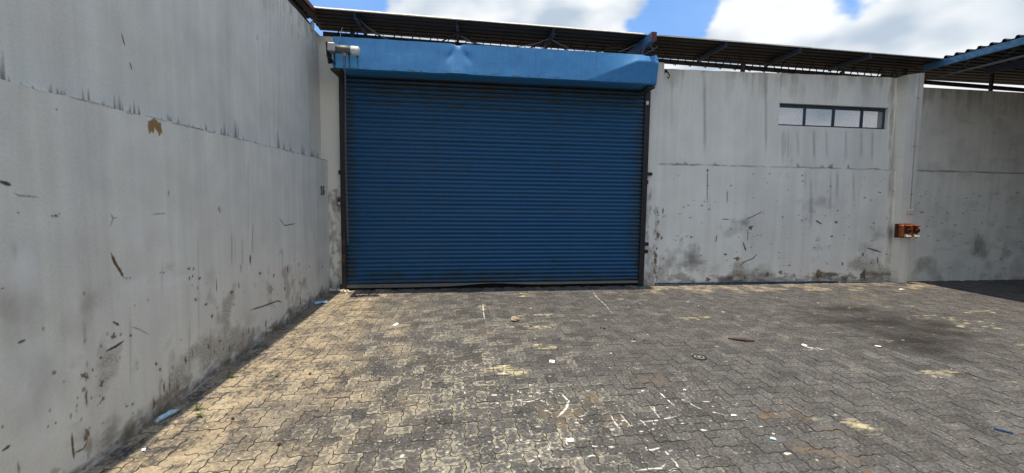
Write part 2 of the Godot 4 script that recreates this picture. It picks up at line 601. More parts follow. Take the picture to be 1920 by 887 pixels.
	# rust-coloured earth in a few joints
	for e in [[1440, 776], [1600, 855], [1625, 875], [1510, 785], [1560, 810], [760, 640], [885, 603], [1080, 640]]:
		var q: Vector2 = G.call(e[0], e[1])
		for k in 7:
			cv.patch(q.x + rng.randfn() * 0.05, q.y + rng.randfn() * 0.04, rng.randf_range(0.008, 0.03), rng.randf_range(0.006, 0.02), Color8(112, 86, 64), 0.35, 0.5, 0.5)
	return cv.texture()

# outline of one stone in cell units, counter-clockwise seen from above (x right, z towards the camera)
func stone_outline(nu: int, nv: int) -> PackedVector2Array:
	var o := PackedVector2Array()
	var ts := [0.0, 0.09, 0.20, 0.39, 0.61, 0.80, 0.91]
	for i in nu:
		for t in ts: o.append(Vector2(i + t, wave(t) * AMP))
	for j in nv:
		for t in ts: o.append(Vector2(nu + wave(t) * AMP, j + t))
	for i in nu:
		for t in ts: o.append(Vector2(nu - i - t, nv + wave(1.0 - t) * AMP))
	for j in nv:
		for t in ts: o.append(Vector2(wave(1.0 - t) * AMP, nv - j - t))
	return o

func tri_index(o: PackedVector2Array) -> PackedInt32Array:
	var big := PackedVector2Array()
	for e in o:
		big.append(e * 1000.0)
	return Geometry2D.triangulate_polygon(big)

func inset(o: PackedVector2Array, dist: float) -> PackedVector2Array:
	var r := PackedVector2Array()
	var n := o.size()
	for k in n:
		var a := (o[k] - o[(k + n - 1) % n]).normalized()
		var b := (o[(k + 1) % n] - o[k]).normalized()
		var nn := (Vector2(-a.y, a.x) + Vector2(-b.y, b.x)).normalized()
		r.append(o[k] + nn * dist)
	return r

func build_ground():
	var gt := ground_texture()
	var m := mat(Color.WHITE, 0.92, 0.0, 0.35)
	m.albedo_texture = gt
	m.uv1_triplanar = true
	m.uv1_world_triplanar = true
	m.uv1_triplanar_sharpness = 40.0
	m.uv1_scale = Vector3(1.0 / GW, 1.0, 1.0 / GH)
	m.uv1_offset = Vector3(-GX0 / GW, 0.0, -GZ0 / GH)
	var nim := Image.create_from_data(2048, 1024, false, Image.FORMAT_L8, noise_img(2048, 1024, 0.16, 77, 4))
	nim.bump_map_to_normal_map(3.0)
	m.normal_enabled = true
	m.normal_texture = ImageTexture.create_from_image(nim)
	m.normal_scale = 0.5
	M.paver = m
	var soil := mottled([Color8(52, 44, 36), Color8(78, 66, 52), Color8(104, 90, 70)], 0.02, 51, 1.0, 0.98)
	# the bed the stones lie in; a sheet that runs out past everything
	var st := begin()
	var y := -0.009
	quad(st, Vector3(-60, y, -90), Vector3(60, y, -90), Vector3(60, y, 40), Vector3(-60, y, 40))
	var g := part(st, "ground", soil, self)
	g.set_meta("kind", "structure")
	g.set_meta("label", "block paved yard of interlocking zigzag concrete pavers")
	# the stones
	var shapes := []
	for s in 2:
		var o := stone_outline(2, 1) if s == 0 else stone_outline(1, 2)
		for k in o.size():
			o[k] *= TILE
		shapes.append([inset(o, 0.0010), inset(o, 0.0036), tri_index(o)])
	var shared := []
	for s in 2:
		var t := begin()
		stone(t, shapes[s], Transform3D.IDENTITY)
		t.generate_normals()
		shared.append(t.commit())
	var spots := []
	for j in range(-49, 36):
		for i in range(-25, 180):
			var k := posmod(i + j, 4)
			if k != 0 and k != 2:
				continue
			var c := Vector3(TX0 + i * TILE, 0, TZ0 + j * TILE)
			if c.x < XL - 0.12 or c.z < ZB - 0.08 or c.x > 17.9 or c.z > 0.8:
				continue
			var mid := c + (Vector3(TILE, 0, TILE / 2) if k == 0 else Vector3(TILE / 2, 0, TILE))
			spots.append([mid, k / 2])
	# the 300 largest in the picture become stones of their own
	var cam := Basis(Vector3.UP, -YAW) * Basis(Vector3.RIGHT, -PITCH) * Basis(Vector3.BACK, ROLL)
	for s in spots:
		var q: Vector3 = cam.inverse() * (s[0] - EYE)
		var seen := -1.0
		if q.z < -0.2:
			var pu := 960.0 + q.x / -q.z * F
			var pv := CY - q.y / -q.z * F
			if pu > 0 and pu < 1920 and pv > 0 and pv < 880 and s[0].x > XL + 0.05:
				seen = 1.0 / -q.z
		s.append(seen)
	spots.sort_custom(func(a, b): return a[2] > b[2])
	var rest := begin()
	var beyond := begin()
	var plain := mottled([Color8(70, 68, 66), Color8(92, 89, 86), Color8(112, 107, 98)], 0.02, 52, 0.7, 0.95)
	for n in spots.size():
		var s = spots[n]
		var tf := Transform3D(Basis(Vector3(1, 0, 0), rng.randfn() * 0.011) * Basis(Vector3(0, 0, 1), rng.randfn() * 0.011) * Basis(Vector3.UP, rng.randfn() * 0.008), s[0] + Vector3(0, rng.randfn() * 0.0018, 0))
		if n < 300:
			var o := MeshInstance3D.new()
			o.mesh = shared[s[1]]
			o.material_override = m
			o.name = "paver"
			g.add_child(o, true)
			o.transform = tf
		else:
			stone(beyond if s[0].x > GX0 + GW - 0.15 or s[0].z > GZ0 + GH - 0.15 else rest, shapes[s[1]], tf)
	var r := part(rest, "paver_field", m, g)
	r.set_meta("kind", "stuff")
	r = part(beyond, "outer_paver_field", plain, g)
	r.set_meta("kind", "stuff")

func stone(st: SurfaceTool, sh: Array, tf: Transform3D):
	var lo: PackedVector2Array = sh[0]
	var hi: PackedVector2Array = sh[1]
	var n := lo.size()
	var mid := (lo[0] + lo[n / 2]) / 2
	var P := func(p: Vector2, yy: float) -> Vector3:
		return tf * Vector3(p.x - mid.x, yy, p.y - mid.y)
	var top := []
	var bot := []
	for k in n:
		top.append(P.call(hi[k], 0.0))
		bot.append(P.call(lo[k], -0.016))
	var ix: PackedInt32Array = sh[2]
	for k in range(0, ix.size(), 3):
		var a: Vector3 = top[ix[k]]
		var b: Vector3 = top[ix[k + 1]]
		var c: Vector3 = top[ix[k + 2]]
		if (b - a).cross(c - a).y > 0.0:
			tri(st, a, c, b)
		else:
			tri(st, a, b, c)
	for k in n:
		var q := (k + 1) % n
		quad(st, top[k], bot[k], bot[q], top[q])

# ---------------------------------------------------------------- walls
# front skin as a slightly uneven grid, closed by plain sides and back. P(s, t, out) gives world points, UV(s, t) map places
func slab(s0: float, s1: float, t0: Callable, t1: Callable, ns: int, nt: int, P: Callable, UV: Callable, thick: float, bump: float, flip: bool) -> SurfaceTool:
	var st := begin(true)
	var g := []
	var gu := []
	var bk := []
	for i in ns + 1:
		var s := lerpf(s0, s1, float(i) / ns)
		var col := []
		var cu := []
		var cb := []
		for j in nt + 1:
			var t := lerpf(t0.call(s), t1.call(s), float(j) / nt)
			var o := (nz.get_noise_2d(s * 0.9 + 31.0, t * 0.9) * 1.0 + nz.get_noise_2d(s * 4.0, t * 4.0 + 9.0) * 0.35) * bump
			col.append(P.call(s, t, o))
			cu.append(UV.call(s, t))
			cb.append(P.call(s, t, -thick))
		g.append(col); gu.append(cu); bk.append(cb)
	for i in ns:
		for j in nt:
			if flip:
				quad(st, g[i][j], g[i + 1][j], g[i + 1][j + 1], g[i][j + 1], gu[i][j], gu[i + 1][j], gu[i + 1][j + 1], gu[i][j + 1])
			else:
				quad(st, g[i][j], g[i][j + 1], g[i + 1][j + 1], g[i + 1][j], gu[i][j], gu[i][j + 1], gu[i + 1][j + 1], gu[i + 1][j])
	st.set_smooth_group(-1)
	var rim := func(a: Vector3, b: Vector3, c: Vector3, dd: Vector3, ua: Vector2, ub: Vector2):
		if flip:
			quad(st, a, b, c, dd, ua, ub, ub, ua)
		else:
			quad(st, dd, c, b, a, ua, ub, ub, ua)
	for i in ns:
		rim.call(g[i][nt], g[i + 1][nt], bk[i + 1][nt], bk[i][nt], gu[i][nt], gu[i + 1][nt])
		rim.call(g[i + 1][0], g[i][0], bk[i][0], bk[i + 1][0], gu[i + 1][0], gu[i][0])
	for j in nt:
		rim.call(g[ns][j + 1], g[ns][j], bk[ns][j], bk[ns][j + 1], gu[ns][j + 1], gu[ns][j])
		rim.call(g[0][j], g[0][j + 1], bk[0][j + 1], bk[0][j], gu[0][j], gu[0][j + 1])
	rim.call(bk[0][0], bk[0][nt], bk[ns][nt], bk[ns][0], gu[0][0], gu[0][nt])
	return st

func plaster(cv: Canvas, sd: int) -> StandardMaterial3D:
	var m := mat(Color.WHITE, 0.9, 0.0, 0.3)
	m.albedo_texture = cv.texture()
	var nim := Image.create_from_data(1024, 1024, false, Image.FORMAT_L8, noise_img(1024, 1024, 0.2, sd, 4))
	nim.bump_map_to_normal_map(4.0)
	m.normal_enabled = true
	m.normal_texture = ImageTexture.create_from_image(nim)
	m.normal_scale = 0.07
	return m

func paint_plaster(cv: Canvas, tone: Vector3, ledge: float, top: float, sd: int):
	var w := cv.w
	var h := cv.h
	var big := noise_img(w, h, 0.05, sd, 4, 8, 8)
	var mid := noise_img(w, h, 0.03, sd + 1, 4, 2, 2)
	var streak := noise_img(w, h, 0.05, sd + 2, 4, 1, 24)
	var broad := noise_img(w, h, 0.012, sd + 3, 3, 1, 40)
	var fine := noise_img(w, h, 0.25, sd + 4, 2)
	var d := cv.d
	for y in h:
		var yy := cv.v0 + (y + 0.5) / cv.sv
		yy = -yy
		var low := 1.0 if yy < ledge else 0.0
		var foot := clampf((1.3 - yy) / 1.3, 0.0, 1.0)
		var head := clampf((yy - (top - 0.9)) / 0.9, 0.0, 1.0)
		for x in w:
			var i := y * w + x
			var a := big[i] / 255.0
			var m := mid[i] / 255.0
			var s := streak[i] / 255.0
			var b := broad[i] / 255.0
			var f := fine[i] / 255.0 - 0.5
			var t := (a - 0.5) * 14.0 + (s - 0.5) * 13.0 + (b - 0.5) * 14.0 + (m - 0.5) * 9.0 + f * 13.0
			var r := tone.x + t
			var g := tone.y + t
			var bl := tone.z + t
			# green-grey film in broad runs
			var film := clampf((b - 0.5) * 3.0, 0.0, 1.0) * 0.4
			r -= film * 9.0; bl -= film * 9.0; g -= film * 4.0
			# grime in patches with ragged outlines, most of them low on the wall
			var dirt := clampf((m * 0.5 + a * 0.6 + s * 0.12 - 0.97 + foot * 0.46 * low) * 5.0, 0.0, 1.0)
			dirt *= 0.34 + 0.40 * clampf(f * 3.0 + 0.5, 0.0, 1.0)
			r = lerpf(r, 144.0, dirt); g = lerpf(g, 138.0, dirt); bl = lerpf(bl, 126.0, dirt)
			# streaky dirt plus the overhang's shade, painted in towards the wall top
			var top_shade_dirt := clampf((s * 0.7 + m * 0.5 - 0.78 + head * 0.34) * 3.5, 0.0, 1.0) * head * 0.5
			r = lerpf(r, 158.0, top_shade_dirt); g = lerpf(g, 151.0, top_shade_dirt); bl = lerpf(bl, 136.0, top_shade_dirt)
			d[i * 3] = int(clampf(r, 0, 255))
			d[i * 3 + 1] = int(clampf(g, 0, 255))
			d[i * 3 + 2] = int(clampf(bl, 0, 255))
	cv.d = d

# dark run standing on a ledge: ragged hairs of different length
func drip(cv: Canvas, u: float, v: float, high: float, wide: float, c: Color, a: float):
	var n := int(wide / 0.006) + 2
	for k in n:
		var x := u + rng.randfn() * wide * 0.4
		var l := high * rng.randf_range(0.25, 1.0)
		for s in 5:
			cv.stroke([Vector2(x, v), Vector2(x + rng.randfn() * 0.002, v - l * (s + 1) / 5.0)], rng.randf_range(0.003, 0.009), c, a * 0.28, 0.3, false)

func build_left_wall():
	var zl := 9.0
	var cv := Canvas.new(1536, 800, -7.75, -4.65, zl, 4.7)     # u = z, v = -y
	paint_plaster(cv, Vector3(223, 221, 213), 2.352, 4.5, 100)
	var brown := Color8(104, 86, 68)
	var dark := Color8(84, 76, 68)
	var tan_ := Color8(168, 154, 130)
	var grime := Color8(140, 135, 124)
	var W := func(u: float, v: float, up := false) -> Vector2:
		var q := at_x(u, v, XU if up else XL)
		return Vector2(q.z, -q.y)
	# streaks standing on the ledge
	for e in [[20, 455, 40, 10], [48, 465, 85, 14], [118, 480, 50, 12], [180, 490, 35, 12], [285, 520, 90, 22], [320, 530, 80, 14], [360, 540, 80, 18], [465, 570, 90, 12], [495, 575, 110, 14], [680, 620, 60, 12], [720, 630, 60, 16], [745, 640, 120, 16], [770, 640, 70, 14], [900, 672, 30, 20], [990, 690, 55, 24], [1045, 705, 50, 12], [1070, 710, 45, 12], [1115, 725, 40, 14], [1140, 730, 80, 22], [1190, 745, 30, 14], [1240, 755, 35, 18], [1265, 760, 50, 12], [1310, 770, 120, 34], [1350, 778, 40, 12], [1545, 820, 130, 18], [1575, 826, 60, 12], [1610, 840, 60, 14], [1680, 860, 70, 22], [1730, 870, 60, 22]]:
		var p0 := at_x(e[0] / 2.956, e[1] / 2.956, XU)
		var p1 := at_x(e[0] / 2.956, (e[1] - e[2]) / 2.956, XU)
		var p2 := at_x((e[0] + e[3]) / 2.956, e[1] / 2.956, XU)
		drip(cv, p0.z, -2.352, absf(p1.y - p0.y), absf(p2.z - p0.z) * 0.6, Color8(138, 134, 126), 0.34)
	for k in 24:
		drip(cv, rng.randf_range(-7.6, 1.0), -2.352, rng.randf_range(0.04, 0.2), rng.randf_range(0.01, 0.05), Color8(140, 136, 128), 0.35)
	# old runs down the wall
	for e in [[465, 290, 470, 0.012, 0.3], [473, 415, 480, 0.02, 0.3], [433, 435, 500, 0.02, 0.25], [455, 440, 505, 0.016, 0.25], [530, 462, 530, 0.014, 0.4], [440, 440, 495, 0.01, 0.25], [305, 480, 550, 0.012, 0.2], [372, 430, 640, 0.01, 0.2], [245, 580, 730, 0.01, 0.2], [160, 600, 650, 0.012, 0.35], [523, 90, 275, 0.010, 0.4], [506, 0, 150, 0.01, 0.2], [300, 700, 800, 0.02, 0.3], [318, 690, 780, 0.014, 0.3], [355, 600, 720, 0.012, 0.25], [395, 610, 690, 0.014, 0.25]]:
		var up: bool = e[2] < 280
		var a: Vector2 = W.call(e[0], e[1], up)
		var b: Vector2 = W.call(e[0], e[2], up)
		for k in 4:
			cv.stroke([a + Vector2(rng.randfn() * e[3] * 0.5, 0), b + Vector2(rng.randfn() * e[3] * 0.5, 0)], e[3], Color8(168, 160, 142), e[4] * 0.1, 0.5, true)
	# repainted pale patches
	for e in [[45, 495, 0.07, 0.13], [262, 455, 0.06, 0.12], [240, 545, 0.15, 0.08], [330, 525, 0.2, 0.06], [310, 480, 0.1, 0.1], [60, 700, 0.1, 0.2], [100, 790, 0.16, 0.14], [490, 330, 0.06, 0.12], [410, 340, 0.1, 0.12]]:
		var q: Vector2 = W.call(e[0], e[1])
		for k in 5:
			cv.patch(q.x + rng.randfn() * e[2] * 0.4, q.y + rng.randfn() * e[3] * 0.4, e[2] * rng.randf_range(0.4, 1.0), e[3] * rng.randf_range(0.4, 1.0), Color8(236, 236, 234), 0.2, 0.4, 0.6)
	# pale drips up by the corner
	for e in [[539, 8, 18], [530, 22, 30], [536, 55, 70], [558, 50, 62], [562, 58, 76], [570, 52, 70], [575, 70, 84], [583, 60, 75], [582, 66, 95], [545, 30, 46], [527, 60, 68]]:
		cv.stroke([W.call(e[0], e[1], true), W.call(e[0] + 2, e[2], true)], 0.045, Color8(226, 224, 216), 0.5, 0.5)
	# scuffs and grime stains
	for e in [[169, 571, 0.07, 0.11, 0.5], [47, 571, 0.13, 0.12, 0.4], [10, 568, 0.05, 0.12, 0.4], [28, 470, 0.02, 0.05, 0.3], [85, 680, 0.12, 0.22, 0.3], [20, 640, 0.12, 0.16, 0.3], [50, 760, 0.1, 0.2, 0.25], [130, 620, 0.06, 0.14, 0.25], [215, 797, 0.05, 0.11, 0.6], [392, 527, 0.1, 0.12, 0.25], [320, 500, 0.06, 0.04, 0.3], [560, 520, 0.16, 0.2, 0.25], [600, 500, 0.2, 0.3, 0.22], [470, 600, 0.2, 0.16, 0.25], [400, 690, 0.14, 0.14, 0.25]]:
		var q: Vector2 = W.call(e[0], e[1])
		for k in 9:
			cv.patch(q.x + rng.randfn() * e[2] * 0.4, q.y + rng.randfn() * e[3] * 0.4, e[2] * rng.randf_range(0.3, 0.8), e[3] * rng.randf_range(0.3, 0.8), grime, e[4] * 0.10, 0.6, 0.8)
	# chips through the paint: [photo x, photo y, half width, half height, shade]
	for e in [[2, 341, 2, 2, 0], [98, 405, 2, 1.6, 0], [105, 405, 4, 2.4, 0], [111, 401, 1.6, 2, 0], [35, 399, 1, 1, 0], [65, 204, 1.6, 1, 0], [316, 362, 1.5, 5, 0], [411, 393, 4, 6, 2],
		[237, 522, 2, 1.2, 0], [244, 521, 2, 1, 0], [302, 511, 1.4, 1, 0], [308, 511, 2, 1.2, 0], [355, 504, 2, 3, 0], [363, 504, 2, 3, 0], [353, 504, 3, 1, 0], [355, 522, 2.4, 3, 0], [361, 518, 2, 2, 0], [374, 522, 3.4, 1.6, 0],
		[469, 484, 2.4, 11, 1], [406, 535, 1.8, 12, 1], [448, 536, 2, 6, 1], [434, 548, 4, 2.4, 1], [488, 513, 2.6, 2.6, 0], [513, 517, 2.4, 2.4, 0], [539, 504, 1.6, 8, 1], [534, 542, 1.6, 4, 1], [509, 542, 4, 6, 2], [452, 505, 1.6, 7, 2],
		[367, 562, 4, 2.4, 1], [386, 570, 4, 1.6, 1], [157, 550, 1.6, 2.6, 1], [5, 540, 3, 1.4, 0], [213, 631, 6, 5, 1], [227, 627, 2.4, 2, 1], [246, 629, 3, 1.8, 0], [190, 648, 1.4, 4, 1], [190, 671, 3.4, 1, 0], [174, 693, 2.4, 2.2, 0],
		[157, 704, 9, 2.4, 1], [163, 707, 6, 5, 1], [161, 742, 5, 16, 1], [162, 752, 2, 12, 1], [191, 719, 6, 3, 1], [193, 748, 5, 2.4, 1], [188, 742, 1.4, 2, 0], [188, 755, 1.6, 1.6, 0], [145, 746, 1, 2, 0], [144, 760, 1, 3, 0], [143, 770, 1, 2, 0],
		[162, 814, 7, 9, 1], [158, 820, 3, 8, 1], [288, 759, 5, 9, 1], [348, 677, 3, 7, 1], [300, 692, 3, 3, 1], [360, 660, 1, 9, 1], [344, 735, 4, 5, 2], [308, 726, 3, 10, 1], [318, 722, 2.4, 10, 1], [391, 650, 3, 4, 1], [397, 593, 3.4, 3, 1], [35, 878, 3, 10, 1],
		[560, 495, 1, 2, 0], [562, 530, 1.2, 4, 1], [548, 560, 1, 6, 1], [563, 565, 1.4, 9, 1], [580, 500, 1, 1.6, 0], [605, 500, 1, 1.6, 0], [258, 691, 1, 2, 0], [90, 800, 2, 1.4, 0], [104, 793, 1.4, 1.4, 0], [466, 620, 2, 7, 1], [498, 607, 2, 6, 1], [412, 640, 2, 3, 1], [455, 630, 2, 10, 1], [430, 655, 2, 4, 1], [253, 573, 0.8, 1, 0], [340, 637, 1.4, 1, 0], [5, 800, 1, 2, 0]]:
		var up2: bool = e[1] < 235
		var q: Vector2 = W.call(e[0], e[1], up2)
		var q2: Vector2 = W.call(e[0] + e[2], e[1] + e[3], up2)
		cv.patch(q.x, q.y, maxf(absf(q2.x - q.x) * 0.62, 0.004), maxf(absf(q2.y - q.y) * 0.72, 0.004), [dark, brown, tan_][e[4]], 0.8, 0.6, 0.35)
		cv.patch(q.x, q.y, absf(q2.x - q.x) * 1.1 + 0.004, absf(q2.y - q.y) * 1.1 + 0.004, tan_, 0.10, 0.7, 0.7)
	for k in 150:       # small chips, mostly near the foot
		var z := rng.randf_range(-7.5, -2.4)
		var yy := pow(rng.randf(), 2.2) * 1.1
		cv.patch(z, -yy - 0.02, rng.randf_range(0.003, 0.012), rng.randf_range(0.003, 0.016), [dark, brown, tan_][rng.randi() % 3], rng.randf_range(0.35, 0.8), 0.5, 0.4)
	for k in 60:
		var z := rng.randf_range(-7.5, -2.4)
		cv.patch(z, -rng.randf_range(0.0, 0.16), rng.randf_range(0.02, 0.09), rng.randf_range(0.015, 0.06), Color8(112, 100, 82), 0.3, 0.6, 0.5)
	for k in 240:       # splashed earth along the foot
		cv.patch(rng.randf_range(-7.6, -2.0), -absf(rng.randfn()) * 0.06, rng.randf_range(0.015, 0.07), rng.randf_range(0.008, 0.04), [Color8(118, 104, 84), Color8(96, 90, 82)][rng.randi() % 2], rng.randf_range(0.12, 0.35), 0.6, 0.5)
	# gouges and scratches
	for e in [[[[208, 475], [216, 493], [226, 508], [232, 520]], 0.026, 1, false], [[[0, 340], [12, 344], [21, 347]], 0.02, 0, false], [[[27, 362], [37, 367], [56, 368], [75, 371]], 0.006, 0, false], [[[468, 582], [491, 575], [521, 564], [529, 567]], 0.018, 0, false], [[[523, 408], [534, 423], [555, 419]], 0.014, 0, false],
		[[[228, 62], [234, 86]], 0.008, 0, true], [[[243, 117], [247, 130]], 0.008, 0, true], [[[199, 659], [217, 650], [233, 639]], 0.02, 0, false], [[[212, 603], [224, 610]], 0.016, 0, false], [[[134, 812], [136, 842], [138, 860]], 0.016, 1, false], [[[163, 828], [155, 842], [138, 850]], 0.01, 1, false], [[[245, 612], [262, 618], [281, 628]], 0.006, 0, false], [[[35, 643], [48, 638]], 0.014, 0, false], [[[5, 845], [18, 836]], 0.02, 0, false], [[[207, 400], [211, 410], [206, 425]], 0.005, 0, false], [[[211, 409], [219, 408]], 0.004, 0, false], [[[285, 402], [313, 400]], 0.004, 0, false]]:
		var pts := []
		for p in e[0]:
			pts.append(W.call(p[0], p[1], e[3]))
		cv.stroke(pts, e[1] * 0.6, [dark, brown][e[2]], 0.75 if e[1] > 0.007 else 0.22, 0.5)
	# broken corner of the ledge, raw render showing
	var q0: Vector2 = W.call(291, 233)
	for e in [[0.0, 0.0, 0.05, 0.035], [0.05, 0.02, 0.03, 0.05], [-0.04, 0.03, 0.025, 0.05]]:
		cv.patch(q0.x + e[0], q0.y + e[1], e[2], e[3], Color8(150, 118, 80), 0.95, 0.4, 0.2)
	# dirt line along the ledge
	for k in 260:
		var z := rng.randf_range(-7.6, 1.1)
		cv.patch(z, -2.352 + rng.randf_range(-0.02, 0.006), rng.randf_range(0.01, 0.06), rng.randf_range(0.004, 0.016), Color8(130, 126, 114), rng.randf_range(0.12, 0.35), 0.5, 0.5)
	var m := plaster(cv, 201)
	var o := thing("yard_wall", Vector3(XL, 0, -3.5), "long grey painted yard wall with a ledge, chipped paint and the number 16", "wall")
	var uv := func(s: float, t: float) -> Vector2: return Vector2((s - cv.u0) * cv.su / cv.w, (-t - cv.v0) * cv.sv / cv.h)
	var lip := func(s: float) -> float: return 2.352 + nz.get_noise_1d(s * 1.3) * 0.014 + nz.get_noise_1d(s * 9.0 + 40.0) * 0.008
	var st := slab(-7.64, 1.2, func(s): return -0.05, lip, 150, 24, func(s: float, t: float, e: float): return Vector3(XL + e + (nz.get_noise_1d(s * 11.0) * 0.01 if t > lip.call(s) - 0.02 else 0.0), t, s), uv, 0.3, 0.006, false)
	part(st, "lower_panel", m, o, true)
	st = slab(-7.9, 1.2, func(s): return 2.2, func(s): return 4.525 + nz.get_noise_1d(s * 2.0) * 0.012, 120, 24, func(s: float, t: float, e: float): return Vector3(XU + e, t, s), uv, 0.19, 0.006, false)
	part(st, "upper_panel", m, o, true)
	# stencilled number
	var tm := TextMesh.new()
	var fn := SystemFont.new()
	fn.font_names = PackedStringArray(["Droid Serif"])
	fn.font_weight = 700
	tm.font = fn
	tm.text = "16"
	tm.font_size = 32
	tm.pixel_size = 0.005
	tm.depth = 0.002
	var mi := MeshInstance3D.new()
	mi.mesh = tm
	mi.name = "stencilled_number"
	mi.material_override = M.ink
	o.add_child(mi)
	var ab := tm.get_aabb()
	var mid := at_x(604, 357, XL)
	var hgt := 0.155
	var wid := 0.21
	mi.basis = Basis(Vector3.UP, PI / 2) * Basis.from_scale(Vector3(wid / ab.size.x, hgt / ab.size.y, 1.0))
	mi.position = mid + Vector3(0.006, 0, 0) - o.position - mi.basis * (ab.position + ab.size / 2)

func build_back_wall():
	var cv := Canvas.new(1600, 480, -2.6, -4.75, 15.6, 4.8)     # u = x, v = -y
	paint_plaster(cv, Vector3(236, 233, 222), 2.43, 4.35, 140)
	var brown := Color8(112, 84, 56)
	var dark := Color8(72, 68, 64)
	var W := func(u: float, v: float) -> Vector2:
		var q := at_z(u, v)
		return Vector2(q.x, -q.y)
	var Z := func(X: float, Y: float) -> Vector2: return W.call(1220 + X / 3.696, 300 + Y / 3.696)
	# black smudge, a sooty hand's breadth of tyre rubber
	for k in 40:
		var q: Vector2 = Z.call(290 + rng.randfn() * 24, 680 + rng.randfn() * 32)
		cv.patch(q.x, q.y, rng.randf_range(0.02, 0.1), rng.randf_range(0.02, 0.12), Color8(90, 88, 88), 0.09, 0.5, 0.9)
	for k in 40:
		var q: Vector2 = Z.call(260 + rng.randfn() * 70, 730 + rng.randfn() * 60)
		cv.patch(q.x, q.y, rng.randf_range(0.02, 0.12), rng.randf_range(0.02, 0.1), Color8(120, 118, 116), 0.12, 0.6, 0.8)
	for e in [[600, 450, 70, 40], [560, 500, 60, 40], [660, 440, 50, 30], [1100, 330, 60, 90], [1560, 510, 60, 50], [1200, 300, 50, 60], [1500, 620, 70, 40]]:
		for k in 10:
			var q: Vector2 = Z.call(e[0] + rng.randfn() * e[2] * 0.5, e[1] + rng.randfn() * e[3] * 0.5)
			cv.patch(q.x, q.y, rng.randf_range(0.03, 0.12), rng.randf_range(0.03, 0.1), Color8(150, 149, 145), 0.12, 0.5, 0.7)
	for e in [[695, 468, 12, 13, 0], [395, 72, 6, 9, 0], [1050, 108, 4, 5, 0], [280, 535, 10, 5, 0], [1285, 430, 9, 7, 0], [1255, 530, 8, 6, 0], [1470, 655, 5, 12, 0], [1330, 720, 4, 10, 0], [398, 178, 5, 3, 0], [1295, 350, 7, 4, 0], [1545, 435, 4, 7, 0], [395, 828, 16, 14, 1], [555, 818, 20, 8, 1], [655, 815, 8, 12, 1], [625, 835, 6, 6, 1], [810, 790, 8, 14, 1], [900, 780, 12, 14, 1], [1165, 790, 20, 26, 1], [1155, 805, 8, 14, 1], [1480, 770, 14, 16, 1], [1475, 800, 22, 18, 0], [600, 685, 24, 10, 1], [520, 655, 10, 6, 1], [86, 350, 4, 20, 0], [75, 540, 6, 10, 0], [560, 480, 6, 4, 0], [915, 395, 4, 4, 0], [1675, 795, 8, 20, 1]]:
		var q: Vector2 = Z.call(e[0], e[1])
		var q2: Vector2 = Z.call(e[0] + e[2], e[1] + e[3])
		cv.patch(q.x, q.y, absf(q2.x - q.x), absf(q2.y - q.y), [dark, brown][e[4]], 0.75, 0.5, 0.35)
	for e in [[[[660, 412], [720, 385], [782, 354]], 0.012], [[[640, 570], [650, 600], [660, 630]], 0.022], [[[612, 740], [650, 705], [722, 678]], 0.014], [[[1145, 420], [1165, 432], [1188, 445]], 0.02], [[[497, 410], [545, 412]], 0.008], [[[395, 60], [392, 300]], 0.006], [[[530, 210], [530, 300]], 0.006], [[[675, 480], [672, 560]], 0.006], [[[740, 650], [700, 690]], 0.01], [[[460, 520], [450, 570]], 0.014], [[[1570, 670], [1575, 720]], 0.02], [[[1500, 610], [1600, 640]], 0.02]]:
		var pts := []
		for p in e[0]:
			pts.append(Z.call(p[0], p[1]))
		cv.stroke(pts, e[1], dark, 0.6, 0.4)
	for k in 300:
		var q := Vector2(rng.randf_range(3.95, 12.9), -pow(rng.randf(), 1.5) * 2.3 - 0.02)
		cv.patch(q.x, q.y, rng.randf_range(0.005, 0.03), rng.randf_range(0.004, 0.014), [dark, Color8(120, 112, 102), brown][0 if rng.randf() < 0.5 else 1], rng.randf_range(0.2, 0.7), 0.5, 0.4)
	for k in 150:
		var q := Vector2(rng.randf_range(3.95, 12.9), -rng.randf_range(0.0, 0.2))
		cv.patch(q.x, q.y, rng.randf_range(0.02, 0.16), rng.randf_range(0.01, 0.07), [Color8(84, 78, 70), Color8(112, 92, 70)][rng.randi() % 2], 0.28, 0.6, 0.5)
	# runs below the window and off the ledge
	for e in [[1472, 240, 312], [1484, 240, 310], [1487, 300, 312], [1500, 240, 300], [1530, 238, 312], [1555, 240, 300], [1590, 240, 312], [1620, 240, 305], [1640, 242, 312], [1325, 130, 300], [1262, 135, 260], [1440, 130, 300], [1557, 320, 420], [1520, 325, 440], [1570, 320, 380], [1600, 320, 400], [1510, 320, 360], [1475, 240, 300]]:
		var a: Vector2 = W.call(e[0], e[1])
		var b: Vector2 = W.call(e[0], e[2])
		for k in 5:
			cv.stroke([a + Vector2(rng.randfn() * 0.02, 0), b + Vector2(rng.randfn() * 0.02, rng.randf_range(-0.2, 0))], rng.randf_range(0.012, 0.05), Color8(160, 155, 144), 0.012, 0.4)
	for k in 26:
		drip(cv, rng.randf_range(3.9, 12.8), -2.43, rng.randf_range(0.03, 0.12), rng.randf_range(0.02, 0.06), Color8(150, 145, 136), 0.25)
	for k in 300:
		cv.patch(rng.randf_range(3.9, 12.8), -2.43 + rng.randf_range(-0.02, 0.012), rng.randf_range(0.02, 0.09), rng.randf_range(0.006, 0.013), Color8(132, 126, 114), 0.22, 0.5, 0.5)
	for k in 90:      # cream patches painting sand-bounced light onto the left pier
		cv.patch(rng.randf_range(-2.45, -2.13), -rng.randf_range(0.3, 4.45), rng.randf_range(0.06, 0.16), rng.randf_range(0.1, 0.4), Color8(240, 234, 214), 0.2, 0.4, 0.6)
